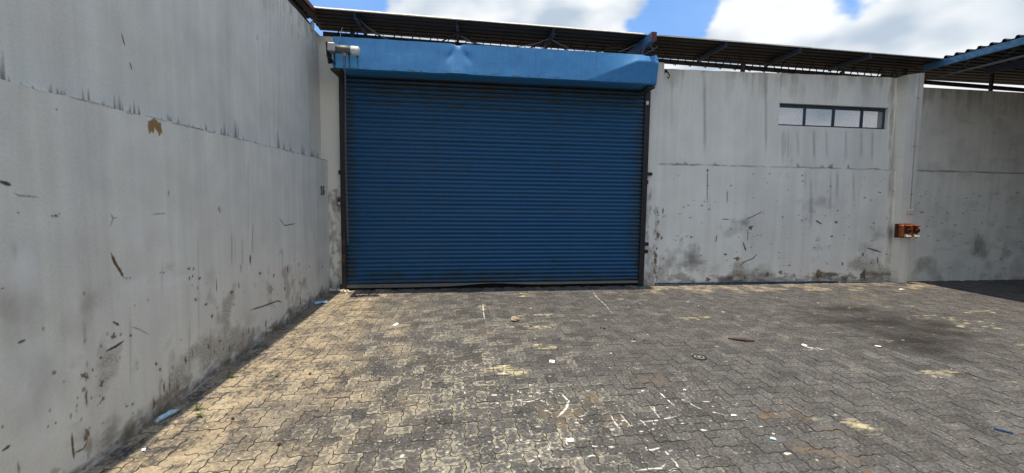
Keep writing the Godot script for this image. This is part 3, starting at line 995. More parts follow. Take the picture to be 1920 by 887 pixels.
	# brown stain and the corner's shade, painted in beside the far pier
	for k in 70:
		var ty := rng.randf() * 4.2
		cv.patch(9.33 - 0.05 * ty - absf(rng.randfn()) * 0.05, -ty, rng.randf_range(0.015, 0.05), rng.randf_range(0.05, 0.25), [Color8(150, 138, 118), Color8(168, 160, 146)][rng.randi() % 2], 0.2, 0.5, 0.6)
	# dirt on the gate piers
	for k in 120:
		var left := rng.randf() < 0.5
		var q := Vector2(rng.randf_range(-2.4, -2.14) if left else rng.randf_range(3.63, 3.9), -pow(rng.randf(), 1.7) * 1.9)
		cv.patch(q.x, q.y, rng.randf_range(0.01, 0.05), rng.randf_range(0.01, 0.12), Color8(126, 122, 114), 0.25, 0.6, 0.5)
	for k in 60:
		cv.patch(3.9 + rng.randfn() * 0.015, -rng.randf() * 1.6, rng.randf_range(0.01, 0.03), rng.randf_range(0.01, 0.05), [Color8(214, 212, 200), Color8(110, 86, 64)][0 if rng.randf() < 0.6 else 1], 0.7, 0.6, 0.3)
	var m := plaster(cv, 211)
	M.back_plaster = m
	var uv := func(s: float, t: float) -> Vector2: return Vector2((s - cv.u0) * cv.su / cv.w, (-t - cv.v0) * cv.sv / cv.h)
	var o := thing("gate_wall", Vector3(3.8, 0, ZB), "pale grey plastered wall with concrete piers round the blue roller shutter", "wall")
	var P := func(z: float) -> Callable:
		return func(s: float, t: float, e: float): return Vector3(s, t, z + e)
	var c := func(v: float) -> Callable:
		return func(_s): return v
	# gate piers
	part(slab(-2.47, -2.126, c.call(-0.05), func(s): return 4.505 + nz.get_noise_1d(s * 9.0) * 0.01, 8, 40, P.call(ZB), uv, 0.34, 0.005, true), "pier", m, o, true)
	part(slab(3.62, 3.915, c.call(-0.05), func(s): return 4.39 + nz.get_noise_1d(s * 9.0) * 0.01, 8, 40, P.call(ZB), uv, 0.34, 0.005, true), "pier", m, o, true)
	part(slab(-2.126, 3.62, c.call(3.72), c.call(4.32), 30, 4, P.call(ZB - 0.12), uv, 0.2, 0.002, true), "light_stop_panel", m, o, true)  # added panel behind the hood, blocks light coming through above the slats
	# upper panel in four pieces round the window opening
	var x0 := 3.91
	var x1 := 9.2
	var wx0 := 6.47
	var wx1 := 9.02
	var wy0 := 3.285
	var wy1 := 3.735
	var topf := func(s): return 4.29 + (s - 3.9) * 0.0135 + nz.get_noise_1d(s * 2.0) * 0.012
	var zu := ZB - 0.055
	var bot := func(s): return 2.2
	var ledge := func(s): return 2.432 + nz.get_noise_1d(s * 1.5 + 90.0) * 0.012 + nz.get_noise_1d(s * 9.0) * 0.008
	# one panel with a hole: three vertical strips and the lintel and apron
	part(slab(x0, wx0, bot, topf, 40, 24, P.call(zu), uv, 0.22, 0.005, true), "upper_panel", m, o, true)
	part(slab(wx0, wx1, bot, c.call(wy0), 40, 10, P.call(zu), uv, 0.22, 0.004, true), "window_apron", m, o, true)
	part(slab(wx0, wx1, c.call(wy1), topf, 40, 8, P.call(zu + 0.012), uv, 0.22, 0.004, true), "lintel", m, o, true)
	part(slab(wx1, x1, bot, topf, 6, 24, P.call(zu), uv, 0.22, 0.004, true), "upper_panel", m, o, true)
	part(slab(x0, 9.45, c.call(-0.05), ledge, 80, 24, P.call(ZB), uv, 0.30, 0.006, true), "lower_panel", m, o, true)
	# far pier, proud of the wall
	var lean := func(s: float, t: float, e: float) -> Vector3:
		var xl := 9.345 - 0.038 * t
		return Vector3(lerpf(xl, 9.572, (s - 9.17) / 0.4), t, ZB + 0.15 + e)
	part(slab(9.17, 9.57, c.call(-0.05), func(s): return 4.38 + (s - 9.17) * 0.15, 8, 30, lean, func(s: float, t: float): return uv.call(s - 8.6, t), 0.4, 0.004, true), "pier", m, o, true)
	# the run of wall under the side canopy
	var cs := Canvas.new(900, 480, 9.4, -4.75, 9.0, 4.8)
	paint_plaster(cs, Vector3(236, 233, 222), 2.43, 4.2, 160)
	for k in 120:      # scuffed grime
		cs.patch(rng.randf_range(9.7, 14.0), -rng.randf_range(0.05, 4.1), rng.randf_range(0.03, 0.22), rng.randf_range(0.03, 0.16), Color8(150, 144, 134), rng.randf_range(0.05, 0.14), 0.6, 0.7)
	for k in 200:  # shade of the ledge step, painted as a dark line
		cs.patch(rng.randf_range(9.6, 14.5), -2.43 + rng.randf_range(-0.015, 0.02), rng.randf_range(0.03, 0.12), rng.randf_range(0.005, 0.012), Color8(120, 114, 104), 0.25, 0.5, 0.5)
	for k in 26:
		cs.patch(11.6 + rng.randfn() * 0.09, -0.5 - rng.randf() * 0.5, rng.randf_range(0.03, 0.09), rng.randf_range(0.05, 0.14), Color8(96, 92, 86), 0.12, 0.5, 0.6)
	for k in 160:
		cs.patch(rng.randf_range(9.6, 14.0), -rng.randf_range(0.05, 2.0), rng.randf_range(0.006, 0.04), rng.randf_range(0.004, 0.016), Color8(92, 88, 82), rng.randf_range(0.2, 0.6), 0.5, 0.4)
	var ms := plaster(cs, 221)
	var uvs := func(s: float, t: float) -> Vector2: return Vector2((s - cs.u0) * cs.su / cs.w, (-t - cs.v0) * cs.sv / cs.h)
	var w2 := thing("side_wall", Vector3(11.5, 0, ZB), "grimy grey wall in the shade of the side canopy beyond the far pier", "wall")
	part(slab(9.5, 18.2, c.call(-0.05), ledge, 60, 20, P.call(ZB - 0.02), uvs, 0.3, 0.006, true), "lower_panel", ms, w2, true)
	part(slab(9.5, 18.2, bot, c.call(4.21), 60, 20, P.call(ZB - 0.075), uvs, 0.22, 0.006, true), "upper_panel", ms, w2, true)

	# unseen walls added to darken the yard under the canopy
	var w3 := thing("added_shade_wall", Vector3(18.1, 0, 0), "plain grey unseen wall added to shade the covered side of the yard", "wall")
	var st := begin()
	box(st, Vector3(18.0, -0.05, -7.6), Vector3(18.25, 4.6, 8.5))
	part(st, "panel", M.grey_wall, w3)
	st = begin()
	box(st, Vector3(9.7, -0.05, 8.0), Vector3(17.99, 4.6, 8.25))
	part(st, "return_panel", M.grey_wall, w3)

# ---------------------------------------------------------------- roller shutter
func slat_map(sd: int, dirt: float) -> ImageTexture:
	var cv := Canvas.new(1024, 16, 0, 0, 1, 1)
	var n := noise_img(1024, 16, 0.012, sd, 4)
	var n2 := noise_img(1024, 16, 0.08, sd + 1, 3)
	var d := cv.d
	for y in 16:
		for x in 1024:
			var i := y * 1024 + x
			var a := n[i] / 255.0
			var b := n2[i] / 255.0
			var e := minf(x, 1023 - x) / 1023.0
			var q := clampf(dirt + (a - 0.5) * 0.9 + (b - 0.5) * 0.4 - 0.1, 0.0, 0.85)
			q = maxf(q, clampf((0.02 + a * 0.05 - e) * 16.0 + (b - 0.5) * 0.8, 0.0, 0.9))
			d[i * 3] = int(lerpf(12, 46, q) + (b - 0.5) * 8)
			d[i * 3 + 1] = int(lerpf(77, 50, q) + (b - 0.5) * 8)
			d[i * 3 + 2] = int(lerpf(118, 54, q) + (b - 0.5) * 8)
	cv.d = d
	return cv.texture()

func build_shutter():
	var o := thing("roller_shutter", Vector3(0.74, 0, ZB), "large closed blue roller shutter with black guide rails and dented blue hood", "roller shutter")
	var xl := -2.055
	var xr := 3.525
	var mats := []
	for k in 6:
		var m := mat(Color.WHITE, 0.42, 0.0, 0.5)
		m.albedo_texture = slat_map(300 + k * 7, [-0.2, -0.15, -0.1, -0.02, 0.45, 0.65][k])
		mats.append(m)
	# one slat: a shallow convex strip with a rolled lower lip
	var prof := [Vector2(0.086, -0.014), Vector2(0.0755, -0.009), Vector2(0.072, 0.002), Vector2(0.064, 0.010), Vector2(0.052, 0.0165), Vector2(0.040, 0.0185), Vector2(0.028, 0.0160), Vector2(0.018, 0.009), Vector2(0.010, 0.0), Vector2(0.006, -0.004), Vector2(0.003, -0.003), Vector2(0.0, -0.004), Vector2(-0.002, -0.008)]
	var slats := []
	var st := begin(true)
	for kind in 5:
		st = begin(true)
		var nx := 32
		for i in nx:
			var xa := lerpf(xl, xr, float(i) / nx)
			var xb := lerpf(xl, xr, float(i + 1) / nx)
			var ua := float(i) / nx
			var ub := float(i + 1) / nx
			# each slat is bowed and twisted a little along its length
			var da := Vector3(0, nz.get_noise_2d(xa * 0.35, kind * 7.0) * 0.004, nz.get_noise_2d(xa * 0.5, kind * 5.0 + 60.0) * 0.006)
			var db := Vector3(0, nz.get_noise_2d(xb * 0.35, kind * 7.0) * 0.004, nz.get_noise_2d(xb * 0.5, kind * 5.0 + 60.0) * 0.006)
			var ta := nz.get_noise_2d(xa * 0.6, kind * 9.0 + 20.0) * 0.12
			var tb := nz.get_noise_2d(xb * 0.6, kind * 9.0 + 20.0) * 0.12
			for k in prof.size() - 1:
				var a: Vector2 = prof[k]
				var b: Vector2 = prof[k + 1]
				var va := float(k) / prof.size()
				var vb := float(k + 1) / prof.size()
				quad(st, Vector3(xa, a.x, a.y + (a.x - 0.04) * ta) + da, Vector3(xb, a.x, a.y + (a.x - 0.04) * tb) + db, Vector3(xb, b.x, b.y + (b.x - 0.04) * tb) + db, Vector3(xa, b.x, b.y + (b.x - 0.04) * ta) + da, Vector2(ua, va), Vector2(ub, va), Vector2(ub, vb), Vector2(ua, vb))
		st.generate_normals()
		slats.append(st.commit())
	var y := 0.11
	var n := 0
	while y < 3.92:
		var s := MeshInstance3D.new()
		s.mesh = slats[rng.randi() % 5]
		s.name = "slat"
		var k := [0, 1, 1, 0, 2, 1][n % 6] as int
		if n < 4: k = [5, 4, 4, 3][n]
		elif n > 40: k = [3, 4, 3, 5, 4, 5, 5, 5, 5, 5][mini(n - 41, 9)]
		elif rng.randf() < 0.18: k = 3
		s.material_override = mats[k]
		o.add_child(s, true)
		s.position = Vector3(0, y, ZB + 0.035 + rng.randfn() * 0.0012) - o.position
		s.rotation.x = rng.randfn() * 0.02 + (0.02 if n % 2 == 0 else -0.015)
		s.rotation.z = rng.randfn() * 0.0007
		y += 0.0772
		n += 1
	# bottom rail, bent up near the middle
	st = begin()
	var nb := 40
	for i in nb:
		var p := []
		for q in 2:
			var x := lerpf(xl, xr, float(i + q) / nb)
			var lift := 0.045 * exp(-pow((x - 0.6) / 0.55, 2.0)) + 0.02 * clampf((x + 1.0) / 3.0, 0.0, 1.0)
			p.append([Vector3(x, 0.108, ZB + 0.045), Vector3(x, 0.045 + lift, ZB + 0.05), Vector3(x, 0.045 + lift, ZB + 0.005), Vector3(x, 0.108, ZB + 0.012)])
		quad(st, p[0][0], p[1][0], p[1][1], p[0][1])
		quad(st, p[0][1], p[1][1], p[1][2], p[0][2])
		quad(st, p[0][3], p[1][3], p[1][0], p[0][0])
	part(st, "bottom_rail", M.rail_grey, o)
	st = begin()
	box(st, Vector3(xl - 0.05, -0.02, ZB - 0.10), Vector3(xr + 0.05, 0.16, ZB - 0.05))
	part(st, "gap_shade_strip", M.inner, o)  # dark strip added where only shade shows under the bottom rail
	# guide rails: a channel of three plates each
	for s in [[-2.126, -2.045], [3.515, 3.62]]:
		st = begin()
		box(st, Vector3(s[0], 0, ZB + 0.07), Vector3(s[1], 3.86, ZB + 0.082))
		box(st, Vector3(s[0] if s[0] < 0 else s[1] - 0.012, 0.002, ZB - 0.1), Vector3(s[0] + 0.012 if s[0] < 0 else s[1], 3.858, ZB + 0.07))
		box(st, Vector3(s[0] + 0.013, 0.002, ZB - 0.06), Vector3(s[1] - 0.013, 3.858, ZB - 0.045))
		var r := part(st, "guide_rail", M.black_steel, o)
		if s[0] < 0:
			for e in [[0.52, 0.05, 0.16], [0.84, 0.03, 0.09]]:
				st = begin()
				box(st, Vector3(s[0] + 0.012, e[0], ZB + 0.0821), Vector3(s[1] - 0.015, e[0] + e[2], ZB + 0.0835))
				part(st, "rust_patch", M.rust, r)
			st = begin()
			box(st, Vector3(s[0] - 0.035, 0.0, ZB + 0.03), Vector3(s[0] - 0.001, 0.115, ZB + 0.075))
			part(st, "foot_plate", M.black_steel, r)
	# lugs welded to the rails
	for e in [[3.621, 3.731, 2.201, 2.26], [3.621, 3.655, 2.032, 2.104], [3.621, 3.71, 0.812, 0.876], [3.621, 3.705, 0.663, 0.727], [-2.165, -2.127, 2.106, 2.181]]:
		st = begin()
		bevel_box(st, Vector3(e[0], e[2], ZB + 0.004), Vector3(e[1], e[3], ZB + 0.06), 0.006)
		part(st, "lug", M.black_steel, o)
	# white paint dab on the right rail
	st = begin()
	bevel_box(st, Vector3(3.53, 3.55, ZB + 0.083), Vector3(3.585, 3.62, ZB + 0.095), 0.004)
	part(st, "bolt_plate", M.white_metal, o)
	# paint on the hood: scuffs, rain dirt, chalky patches
	var hc := Canvas.new(1400, 128, -2.07, -4.315, 5.58, 0.505)
	var hn := noise_img(1400, 128, 0.02, 401, 4)
	var hs := noise_img(1400, 128, 0.05, 402, 3, 1, 16)
	var hd := hc.d
	for i in 1400 * 128:
		var a := hn[i] / 255.0 - 0.5
		var b := hs[i] / 255.0 - 0.5
		hd[i * 3] = int(47 + a * 10 + b * 6)
		hd[i * 3 + 1] = int(121 + a * 10 + b * 6)
		hd[i * 3 + 2] = int(178 + a * 9 + b * 4)
	hc.d = hd
	for k in 70:
		var hx := rng.randf_range(-2.0, 3.5)
		hc.stroke([Vector2(hx, -4.31), Vector2(hx + rng.randfn() * 0.01, -4.31 + rng.randf_range(0.05, 0.4))], rng.randf_range(0.004, 0.014), Color8(70, 92, 108), 0.03, 0.4)
	for k in 60:
		var p := Vector2(rng.randf_range(-2.0, 3.5), -rng.randf_range(3.83, 4.3))
		hc.stroke([p, p + Vector2(rng.randfn() * 0.12, rng.randfn() * 0.03)], 0.003, [Color8(150, 178, 196), Color8(44, 66, 88)][rng.randi() % 2], 0.25, 0.5)
	for k in 40:
		hc.patch(rng.randf_range(-2.0, 3.5), -3.815 - rng.randf() * 0.03, rng.randf_range(0.01, 0.06), rng.randf_range(0.004, 0.014), Color8(74, 66, 60), 0.5, 0.6, 0.4)
	for x in [1.0, 1.27]:
		hc.stroke([Vector2(x, -4.31), Vector2(x, -4.05)], 0.006, Color8(40, 78, 108), 0.3, 0.3)
	var hm := mat(Color.WHITE, 0.52, 0.0, 0.5)
	hm.albedo_texture = hc.texture()
	# hood: dented sheet
	st = begin(true)
	var hx0 := -2.07
	var hx1 := 3.51
	var hy0 := 3.81
	var hy1 := 4.315
	var zf := -7.1
	var gx := 200
	var gy := 22
	var g := []
	for i in gx + 1:
		var col := []
		for j in gy + 1:
			var x := lerpf(hx0, hx1, float(i) / gx)
			var t := float(j) / gy
			var yy := lerpf(hy0, hy1, t)
			var dz := nz.get_noise_2d(x * 0.45, yy * 0.6) * 0.014 + nz.get_noise_2d(x * 1.6 + 7.0, yy * 1.4) * 0.002
			dz += 0.03 * (1.0 - t)
			# kicked-in dent in the middle: nick in the top edge, belly below it
			var q := x + 0.05
			dz += 0.05 * pow(1.0 - t, 1.3) * exp(-pow(absf(q + 0.02) / 0.19, 3.0))
			dz -= 0.03 * exp(-pow(q / 0.045, 2.0)) * exp(-pow((1.0 - t) / 0.12, 2.0))
			for sgn in [-1.0, 1.0]:
				dz -= 0.028 * exp(-absf(q - sgn * (0.04 + 0.24 * (1.0 - t))) / 0.045) * exp(-pow((t - 0.58) / 0.2, 2.0)) * (1.0 if sgn > 0.0 else 0.75)
			# crushed right end: a ridge that climbs to the right
			var k := clampf((x - 2.1) / 1.2, 0.0, 1.0)
			if k > 0.0:
				var yr := lerpf(0.02, 0.74, clampf((x - 2.2) / 0.9, 0.0, 1.0))
				var hgt := 0.075 * k * k * (3 - 2 * k)
				dz += hgt * ((1.0 - t) / (1.0 - yr) if t > yr else t / yr)
				dz -= 0.05 * pow(clampf((x - 3.25) / 0.26, 0.0, 1.0), 2.0)
			# creases in the sheet where two lengths meet
			dz += 0.006 * exp(-pow((x - 1.0) / 0.012, 2.0)) + 0.005 * exp(-pow((x - 1.27) / 0.012, 2.0))
			var sag := 0.0
			if j == gy:
				sag = -0.03 * exp(-pow(q / 0.07, 2.0)) + nz.get_noise_1d(x * 2.0) * 0.006
			if x > 3.2 and j == gy:
				sag -= 0.02 * sin((x - 3.2) * 14.0)
			col.append(Vector3(x, yy + sag, zf + dz))
		g.append(col)
	for i in gx:
		for j in gy:
			var u0 := float(i) / gx
			var u1 := float(i + 1) / gx
			var v0 := 1.0 - float(j) / gy
			var v1 := 1.0 - float(j + 1) / gy
			quad(st, g[i][j], g[i][j + 1], g[i + 1][j + 1], g[i + 1][j], Vector2(u0, v0), Vector2(u0, v1), Vector2(u1, v1), Vector2(u1, v0))
	st.set_smooth_group(-1)
	for i in gx:
		quad(st, g[i][gy], Vector3(g[i][gy].x, 4.34, ZB - 0.02), Vector3(g[i + 1][gy].x, 4.34, ZB - 0.02), g[i + 1][gy])
		# folded lower lip and underside
		var a: Vector3 = g[i][0]
		var b: Vector3 = g[i + 1][0]
		quad(st, Vector3(a.x, a.y - 0.014, a.z - 0.05), a, b, Vector3(b.x, b.y - 0.014, b.z - 0.05))
		quad(st, Vector3(a.x, 3.80, -7.42), Vector3(a.x, a.y - 0.014, a.z - 0.05), Vector3(b.x, b.y - 0.014, b.z - 0.05), Vector3(b.x, 3.80, -7.42))
	for j in gy:
		quad(st, Vector3(hx0, g[0][j].y, ZB), Vector3(hx0, g[0][j + 1].y, ZB), g[0][j + 1], g[0][j])
		quad(st, g[gx][j], g[gx][j + 1], Vector3(hx1, g[gx][j + 1].y, ZB), Vector3(hx1, g[gx][j].y, ZB))
	part(st, "hood", hm, o, true, "dented sky blue sheet metal hood over the shutter")
	st = begin()
	box(st, Vector3(-2.11, 3.77, -7.5), Vector3(-1.95, 3.80, -7.06))
	part(st, "support_bar", M.black_steel, o)
	st = begin()
	box(st, Vector3(3.35, 3.755, -7.5), Vector3(3.50, 3.775, -7.14))
	part(st, "support_bar", M.black_steel, o)

# ---------------------------------------------------------------- roofs
func roof_y(x: float) -> float:
	return 4.775 - 0.0135 * x

# ribbed sheet whose ribs run along dirv; rib profile across acrossv
func ribbed(st: SurfaceTool, at: Vector3, along: Vector3, across: Vector3, width: float, pitch: float, height: float):
	var pts := []
	var p := 0.0
	while p < width - 0.001:
		for e in [[0.0, 0.0], [0.58, 0.0], [0.70, 1.0], [0.88, 1.0]]:
			pts.append([p + e[0] * pitch, e[1] * height])
		p += pitch
	pts.append([p, 0.0])
	for k in pts.size() - 1:
		var a: Vector3 = at + across * pts[k][0] + Vector3.UP * pts[k][1]
		var b: Vector3 = at + across * pts[k + 1][0] + Vector3.UP * pts[k + 1][1]
		quad(st, a, a + along, b + along, b)
		var dn := Vector3(0, -0.0015, 0)
		quad(st, b + dn, b + along + dn, a + along + dn, a + dn)

func channel(st: SurfaceTool, a: Vector3, b: Vector3, w: float, h: float):
	# C-section: web and two flanges, web on the left
	var f := (b - a).normalized()
	var s := f.cross(Vector3.UP).normalized()
	var t := 0.006
	bar(st, a - s * w / 2, b - s * w / 2, t, h)
	bar(st, a + Vector3.UP * (h / 2 - t), b + Vector3.UP * (h / 2 - t), w - t, t)
	bar(st, a - Vector3.UP * (h / 2 - t), b - Vector3.UP * (h / 2 - t), w - t, t)

func build_roof():
	var o := thing("wall_roof", Vector3(3.5, 4.72, -7.8), "dark ribbed metal eave roof running along the top of the shutter wall", "roof")
	var xs := [-2.62, 0.1, 2.9, 3.62, 6.7, 9.74]
	for k in xs.size() - 1:
		var zb: float = [-8.22, -8.27, -8.33, -8.38, -8.36][k]
		var nr := 6 if k < 2 else 7
		var lift := 0.004 if k % 2 else 0.0
		var a := Vector3(xs[k], roof_y(xs[k]) + lift, zb)
		var b := Vector3(xs[k + 1] + 0.03, roof_y(xs[k + 1] + 0.03) + lift, zb)
		var wide := -7.282 - zb
		var st := begin()
		ribbed(st, a, b - a, Vector3(0, 0, 1), wide, wide / nr, 0.032)
		part(st, "roof_sheet", M.roof, o)
	# flashing along the front edge
	for e in [[-2.42, 3.3, 0.028], [3.3, 9.7, 0.014]]:
		var st := begin()
		var ya := roof_y(e[0])
		var yb := roof_y(e[1])
		var n := 30
		for i in n:
			var p := []
			for q in 2:
				var x := lerpf(e[0], e[1], float(i + q) / n)
				var yy := roof_y(x) + nz.get_noise_1d(x * 1.6) * 0.006
				p.append([Vector3(x, yy + 0.006 + e[2], -7.282), Vector3(x, yy + 0.002, -7.245), Vector3(x, yy - 0.006, -7.25)])
			quad(st, p[0][0], p[1][0], p[1][1], p[0][1])
			quad(st, p[0][1], p[1][1], p[1][2], p[0][2])
		part(st, "flashing", M.roof_lip, o)
	# purlins under the sheets
	for e in [[-1.745, 0.12], [-0.067, 0.11], [1.641, 0.11], [4.943, 0.085], [6.49, 0.085], [8.03, 0.08]]:
		var st := begin()
		var y: float = roof_y(e[0]) - 0.004 - e[1] / 2
		channel(st, Vector3(e[0], y, -7.262), Vector3(e[0], y, -8.2), 0.05, e[1])
		part(st, "purlin", M.purlin, o)
	# struts down to the girder
	for e in [[-1.745, -1.2], [-0.067, -0.5], [-0.067, 0.45], [1.641, 1.15], [1.641, 2.1], [3.0, 2.4]]:
		var st := begin()
		bar(st, Vector3(e[0], roof_y(e[0]) - 0.12, -7.55), Vector3(e[1], 4.5, -7.78), 0.018, 0.018)
		part(st, "strut", M.brown_steel, o)
	# lattice girder: chords and web behind the wall top
	var gy := func(x: float) -> float: return 4.65 - 0.02 * x
	var st2 := begin()
	bar(st2, Vector3(-2.5, gy.call(-2.5) - 0.037, -8.0), Vector3(14.5, gy.call(14.5) - 0.037, -8.0), 0.05, 0.078)
	part(st2, "lower_chord", M.brown_steel, o)
	var x := -2.3
	var flip := false
	while x < 9.4:
		st2 = begin()
		var ya: float = gy.call(x) - 0.12
		var yb: float = roof_y(x) - 0.02
		bar(st2, Vector3(x, ya, -7.955), Vector3(x + 0.13, yb, -7.955), 0.016, 0.016)
		bar(st2, Vector3(x + 0.13, yb, -7.955), Vector3(x + 0.31, ya, -7.955), 0.011, 0.011)
		part(st2, "web_bar", M.black_steel, o)
		x += 0.33
	# stub posts on the wall head
	for e in [[-1.94, 4.3, 4.72], [5.68, 4.28, 4.5], [7.95, 4.3, 4.46], [9.45, 4.4, 4.6]]:
		st2 = begin()
		bar(st2, Vector3(e[0], e[1], -7.8), Vector3(e[0], e[2], -7.8), 0.07, 0.05)
		part(st2, "stub_post", M.brown_steel, o)
	# big blue rafter with a red-primed end over the hood
	var b := thing("cantilever_beam", Vector3(3.37, 4.61, -7.6), "blue steel beam with dark red end sticking out above the hood", "beam")
	st2 = begin()
	obox(st2, Vector3(3.372, 4.612, -7.62), Vector3(0.048, 0, 0), Vector3(0, 0.074, 0), Vector3(0, 0, 0.62))
	part(st2, "web", M.blue_beam, b)
	st2 = begin()
	obox(st2, Vector3(3.372, 4.612, -6.9985), Vector3(0.046, 0, 0), Vector3(0, 0.072, 0), Vector3(0, 0, 0.0015))
	part(st2, "end_plate", M.red_end, b)
	st2 = begin()
	bar(st2, Vector3(3.31, 4.54, -7.2), Vector3(3.26, 4.335, -7.25), 0.03, 0.012)
	bar(st2, Vector3(3.33, 4.54, -7.12), Vector3(3.42, 4.40, -7.1), 0.05, 0.01)
	bar(st2, Vector3(3.26, 4.34, -7.25), Vector3(3.44, 4.43, -7.1), 0.03, 0.014)
	bar(st2, Vector3(3.44, 4.43, -7.1), Vector3(3.48, 4.47, -7.08), 0.03, 0.012)
	part(st2, "bracket", M.purlin, b)
	# slack cables under the eave
	for c in [[[865, 68], [885, 80], [930, 88], [970, 88], [1005, 82], [1030, 72]], [[672, 35], [690, 52], [712, 66], [730, 76]], [[1034, 74], [1052, 84], [1072, 93]], [[1195, 82], [1175, 92], [1160, 97]]]:
		var w := thing("cable", at_z(c[0][0], c[0][1], -7.42), ["slack grey cable hanging in a long curve under the eave", "thin cable drooping from the eave purlin beside the hoist motor", "short cable dropping behind the hood from the middle purlin", "short cable running from the blue beam down to the hood"][taken.get("cable", -1) + 1], "cable", "cables under the eave")
		var pts := []
		for e in c:
			pts.append(at_z(e[0], e[1], -7.42))
		st2 = begin(true)
		tube(st2, pts, [0.007], 6)
		part(st2, "wire", M.cable, w, true)
	# the eave over the yard wall
	var l := thing("side_eave", Vector3(-2.6, 4.72, -4.5), "dark metal eave along the top of the long yard wall", "roof")
	st2 = begin()
	ribbed(st2, Vector3(-3.215, 4.74, 1.2), Vector3(0.14, 0.06, -8.9), Vector3(1, 0, 0), 0.672, 0.168, 0.032)
	part(st2, "roof_sheet", M.roof, l)
	st2 = begin()
	bar(st2, Vector3(-2.54, 4.715, 1.2), Vector3(-2.40, 4.775, -7.3), 0.012, 0.07)
	part(st2, "fascia", M.red_end, l)
	st2 = begin()
	bar(st2, Vector3(-2.55, 4.60, 1.2), Vector3(-2.55, 4.60, -7.6), 0.05, 0.05)
	part(st2, "upper_chord", M.black_steel, l)
	st2 = begin()
	bar(st2, Vector3(-2.56, 4.535, 1.2), Vector3(-2.56, 4.535, -7.6), 0.06, 0.03)
	part(st2, "wall_plate", M.purlin, l)
	var z := 0.9
	while z > -7.4:
		st2 = begin()
		bar(st2, Vector3(-2.55, 4.53, z), Vector3(-2.55, 4.76, z), 0.03, 0.03)
		part(st2, "post", M.black_steel, l)
		z -= 1.5
	var ins := thing("insulator", at_x(585, 45, -2.47), "pale insulator clip on the wall corner under the eave", "insulator")
	st2 = begin(true)
	var q := at_x(585.5, 46, -2.46)
	tube(st2, [q + Vector3(0, -0.09, 0), q + Vector3(0, -0.05, 0), q, q + Vector3(0, 0.03, 0), q + Vector3(0, 0.05, 0)], [0.018, 0.03, 0.032, 0.026, 0.012], 10)
	part(st2, "body", M.plastic, ins, true)
	st2 = begin(true)
	tube(st2, [q + Vector3(-0.02, 0.04, 0), q + Vector3(0.01, 0.10, -0.06), q + Vector3(0.05, 0.09, -0.2), q + Vector3(0.06, 0.03, -0.3)], [0.007], 6)
	part(st2, "lead", M.cable, ins, true)

func build_canopy():
	var o := thing("side_canopy", Vector3(9.7, 4.6, -3.5), "dark ribbed metal canopy with blue edge beam and light lower tube", "canopy")
	var st := begin()
	var zlo := -7.32
	bar(st, Vector3(9.7, 4.575, -7.62), Vector3(9.7, 4.585, 7.6), 0.06, 0.125)
	part(st, "edge_beam", M.blue_beam, o)
	# sheets: ribs run away from the beam
	var z := -8.615
	while z < 7.5:
		st = begin()
		ribbed(st, Vector3(9.675, 4.662, z), Vector3(8.3, 0.0, 0), Vector3(0, 0, 1), 0.889, 0.1778, 0.042)
		part(st, "roof_sheet", M.roof, o)
		z += 0.889
	st = begin(true)
	tube(st, [Vector3(9.72, 4.318, -7.5), Vector3(9.72, 4.335, 7.6)], [0.022], 8)
	part(st, "lower_tube", M.grey_metal, o, true)
	z = -7.4
	var up := true
	while z < 1.3:
		st = begin(true)
		tube(st, [Vector3(9.72, 4.52 if up else 4.33, z), Vector3(9.72, 4.33 if up else 4.52, z + 0.32)], [0.009], 6)
		part(st, "web_bar", M.black_steel, o, true)
		z += 0.32
		up = not up
	# rafters under the sheet
	for x in [11.2, 13.0, 15.0, 17.0]:
		st = begin()
		channel(st, Vector3(x, 4.57, 7.4), Vector3(x, 4.57, -7.6), 0.06, 0.13)
		part(st, "purlin", M.purlin, o)
	st = begin()
	bar(st, Vector3(11.6, 4.2, -7.75), Vector3(11.6, 4.64, -7.75), 0.05, 0.05)
	part(st, "stub_post", M.brown_steel, o)

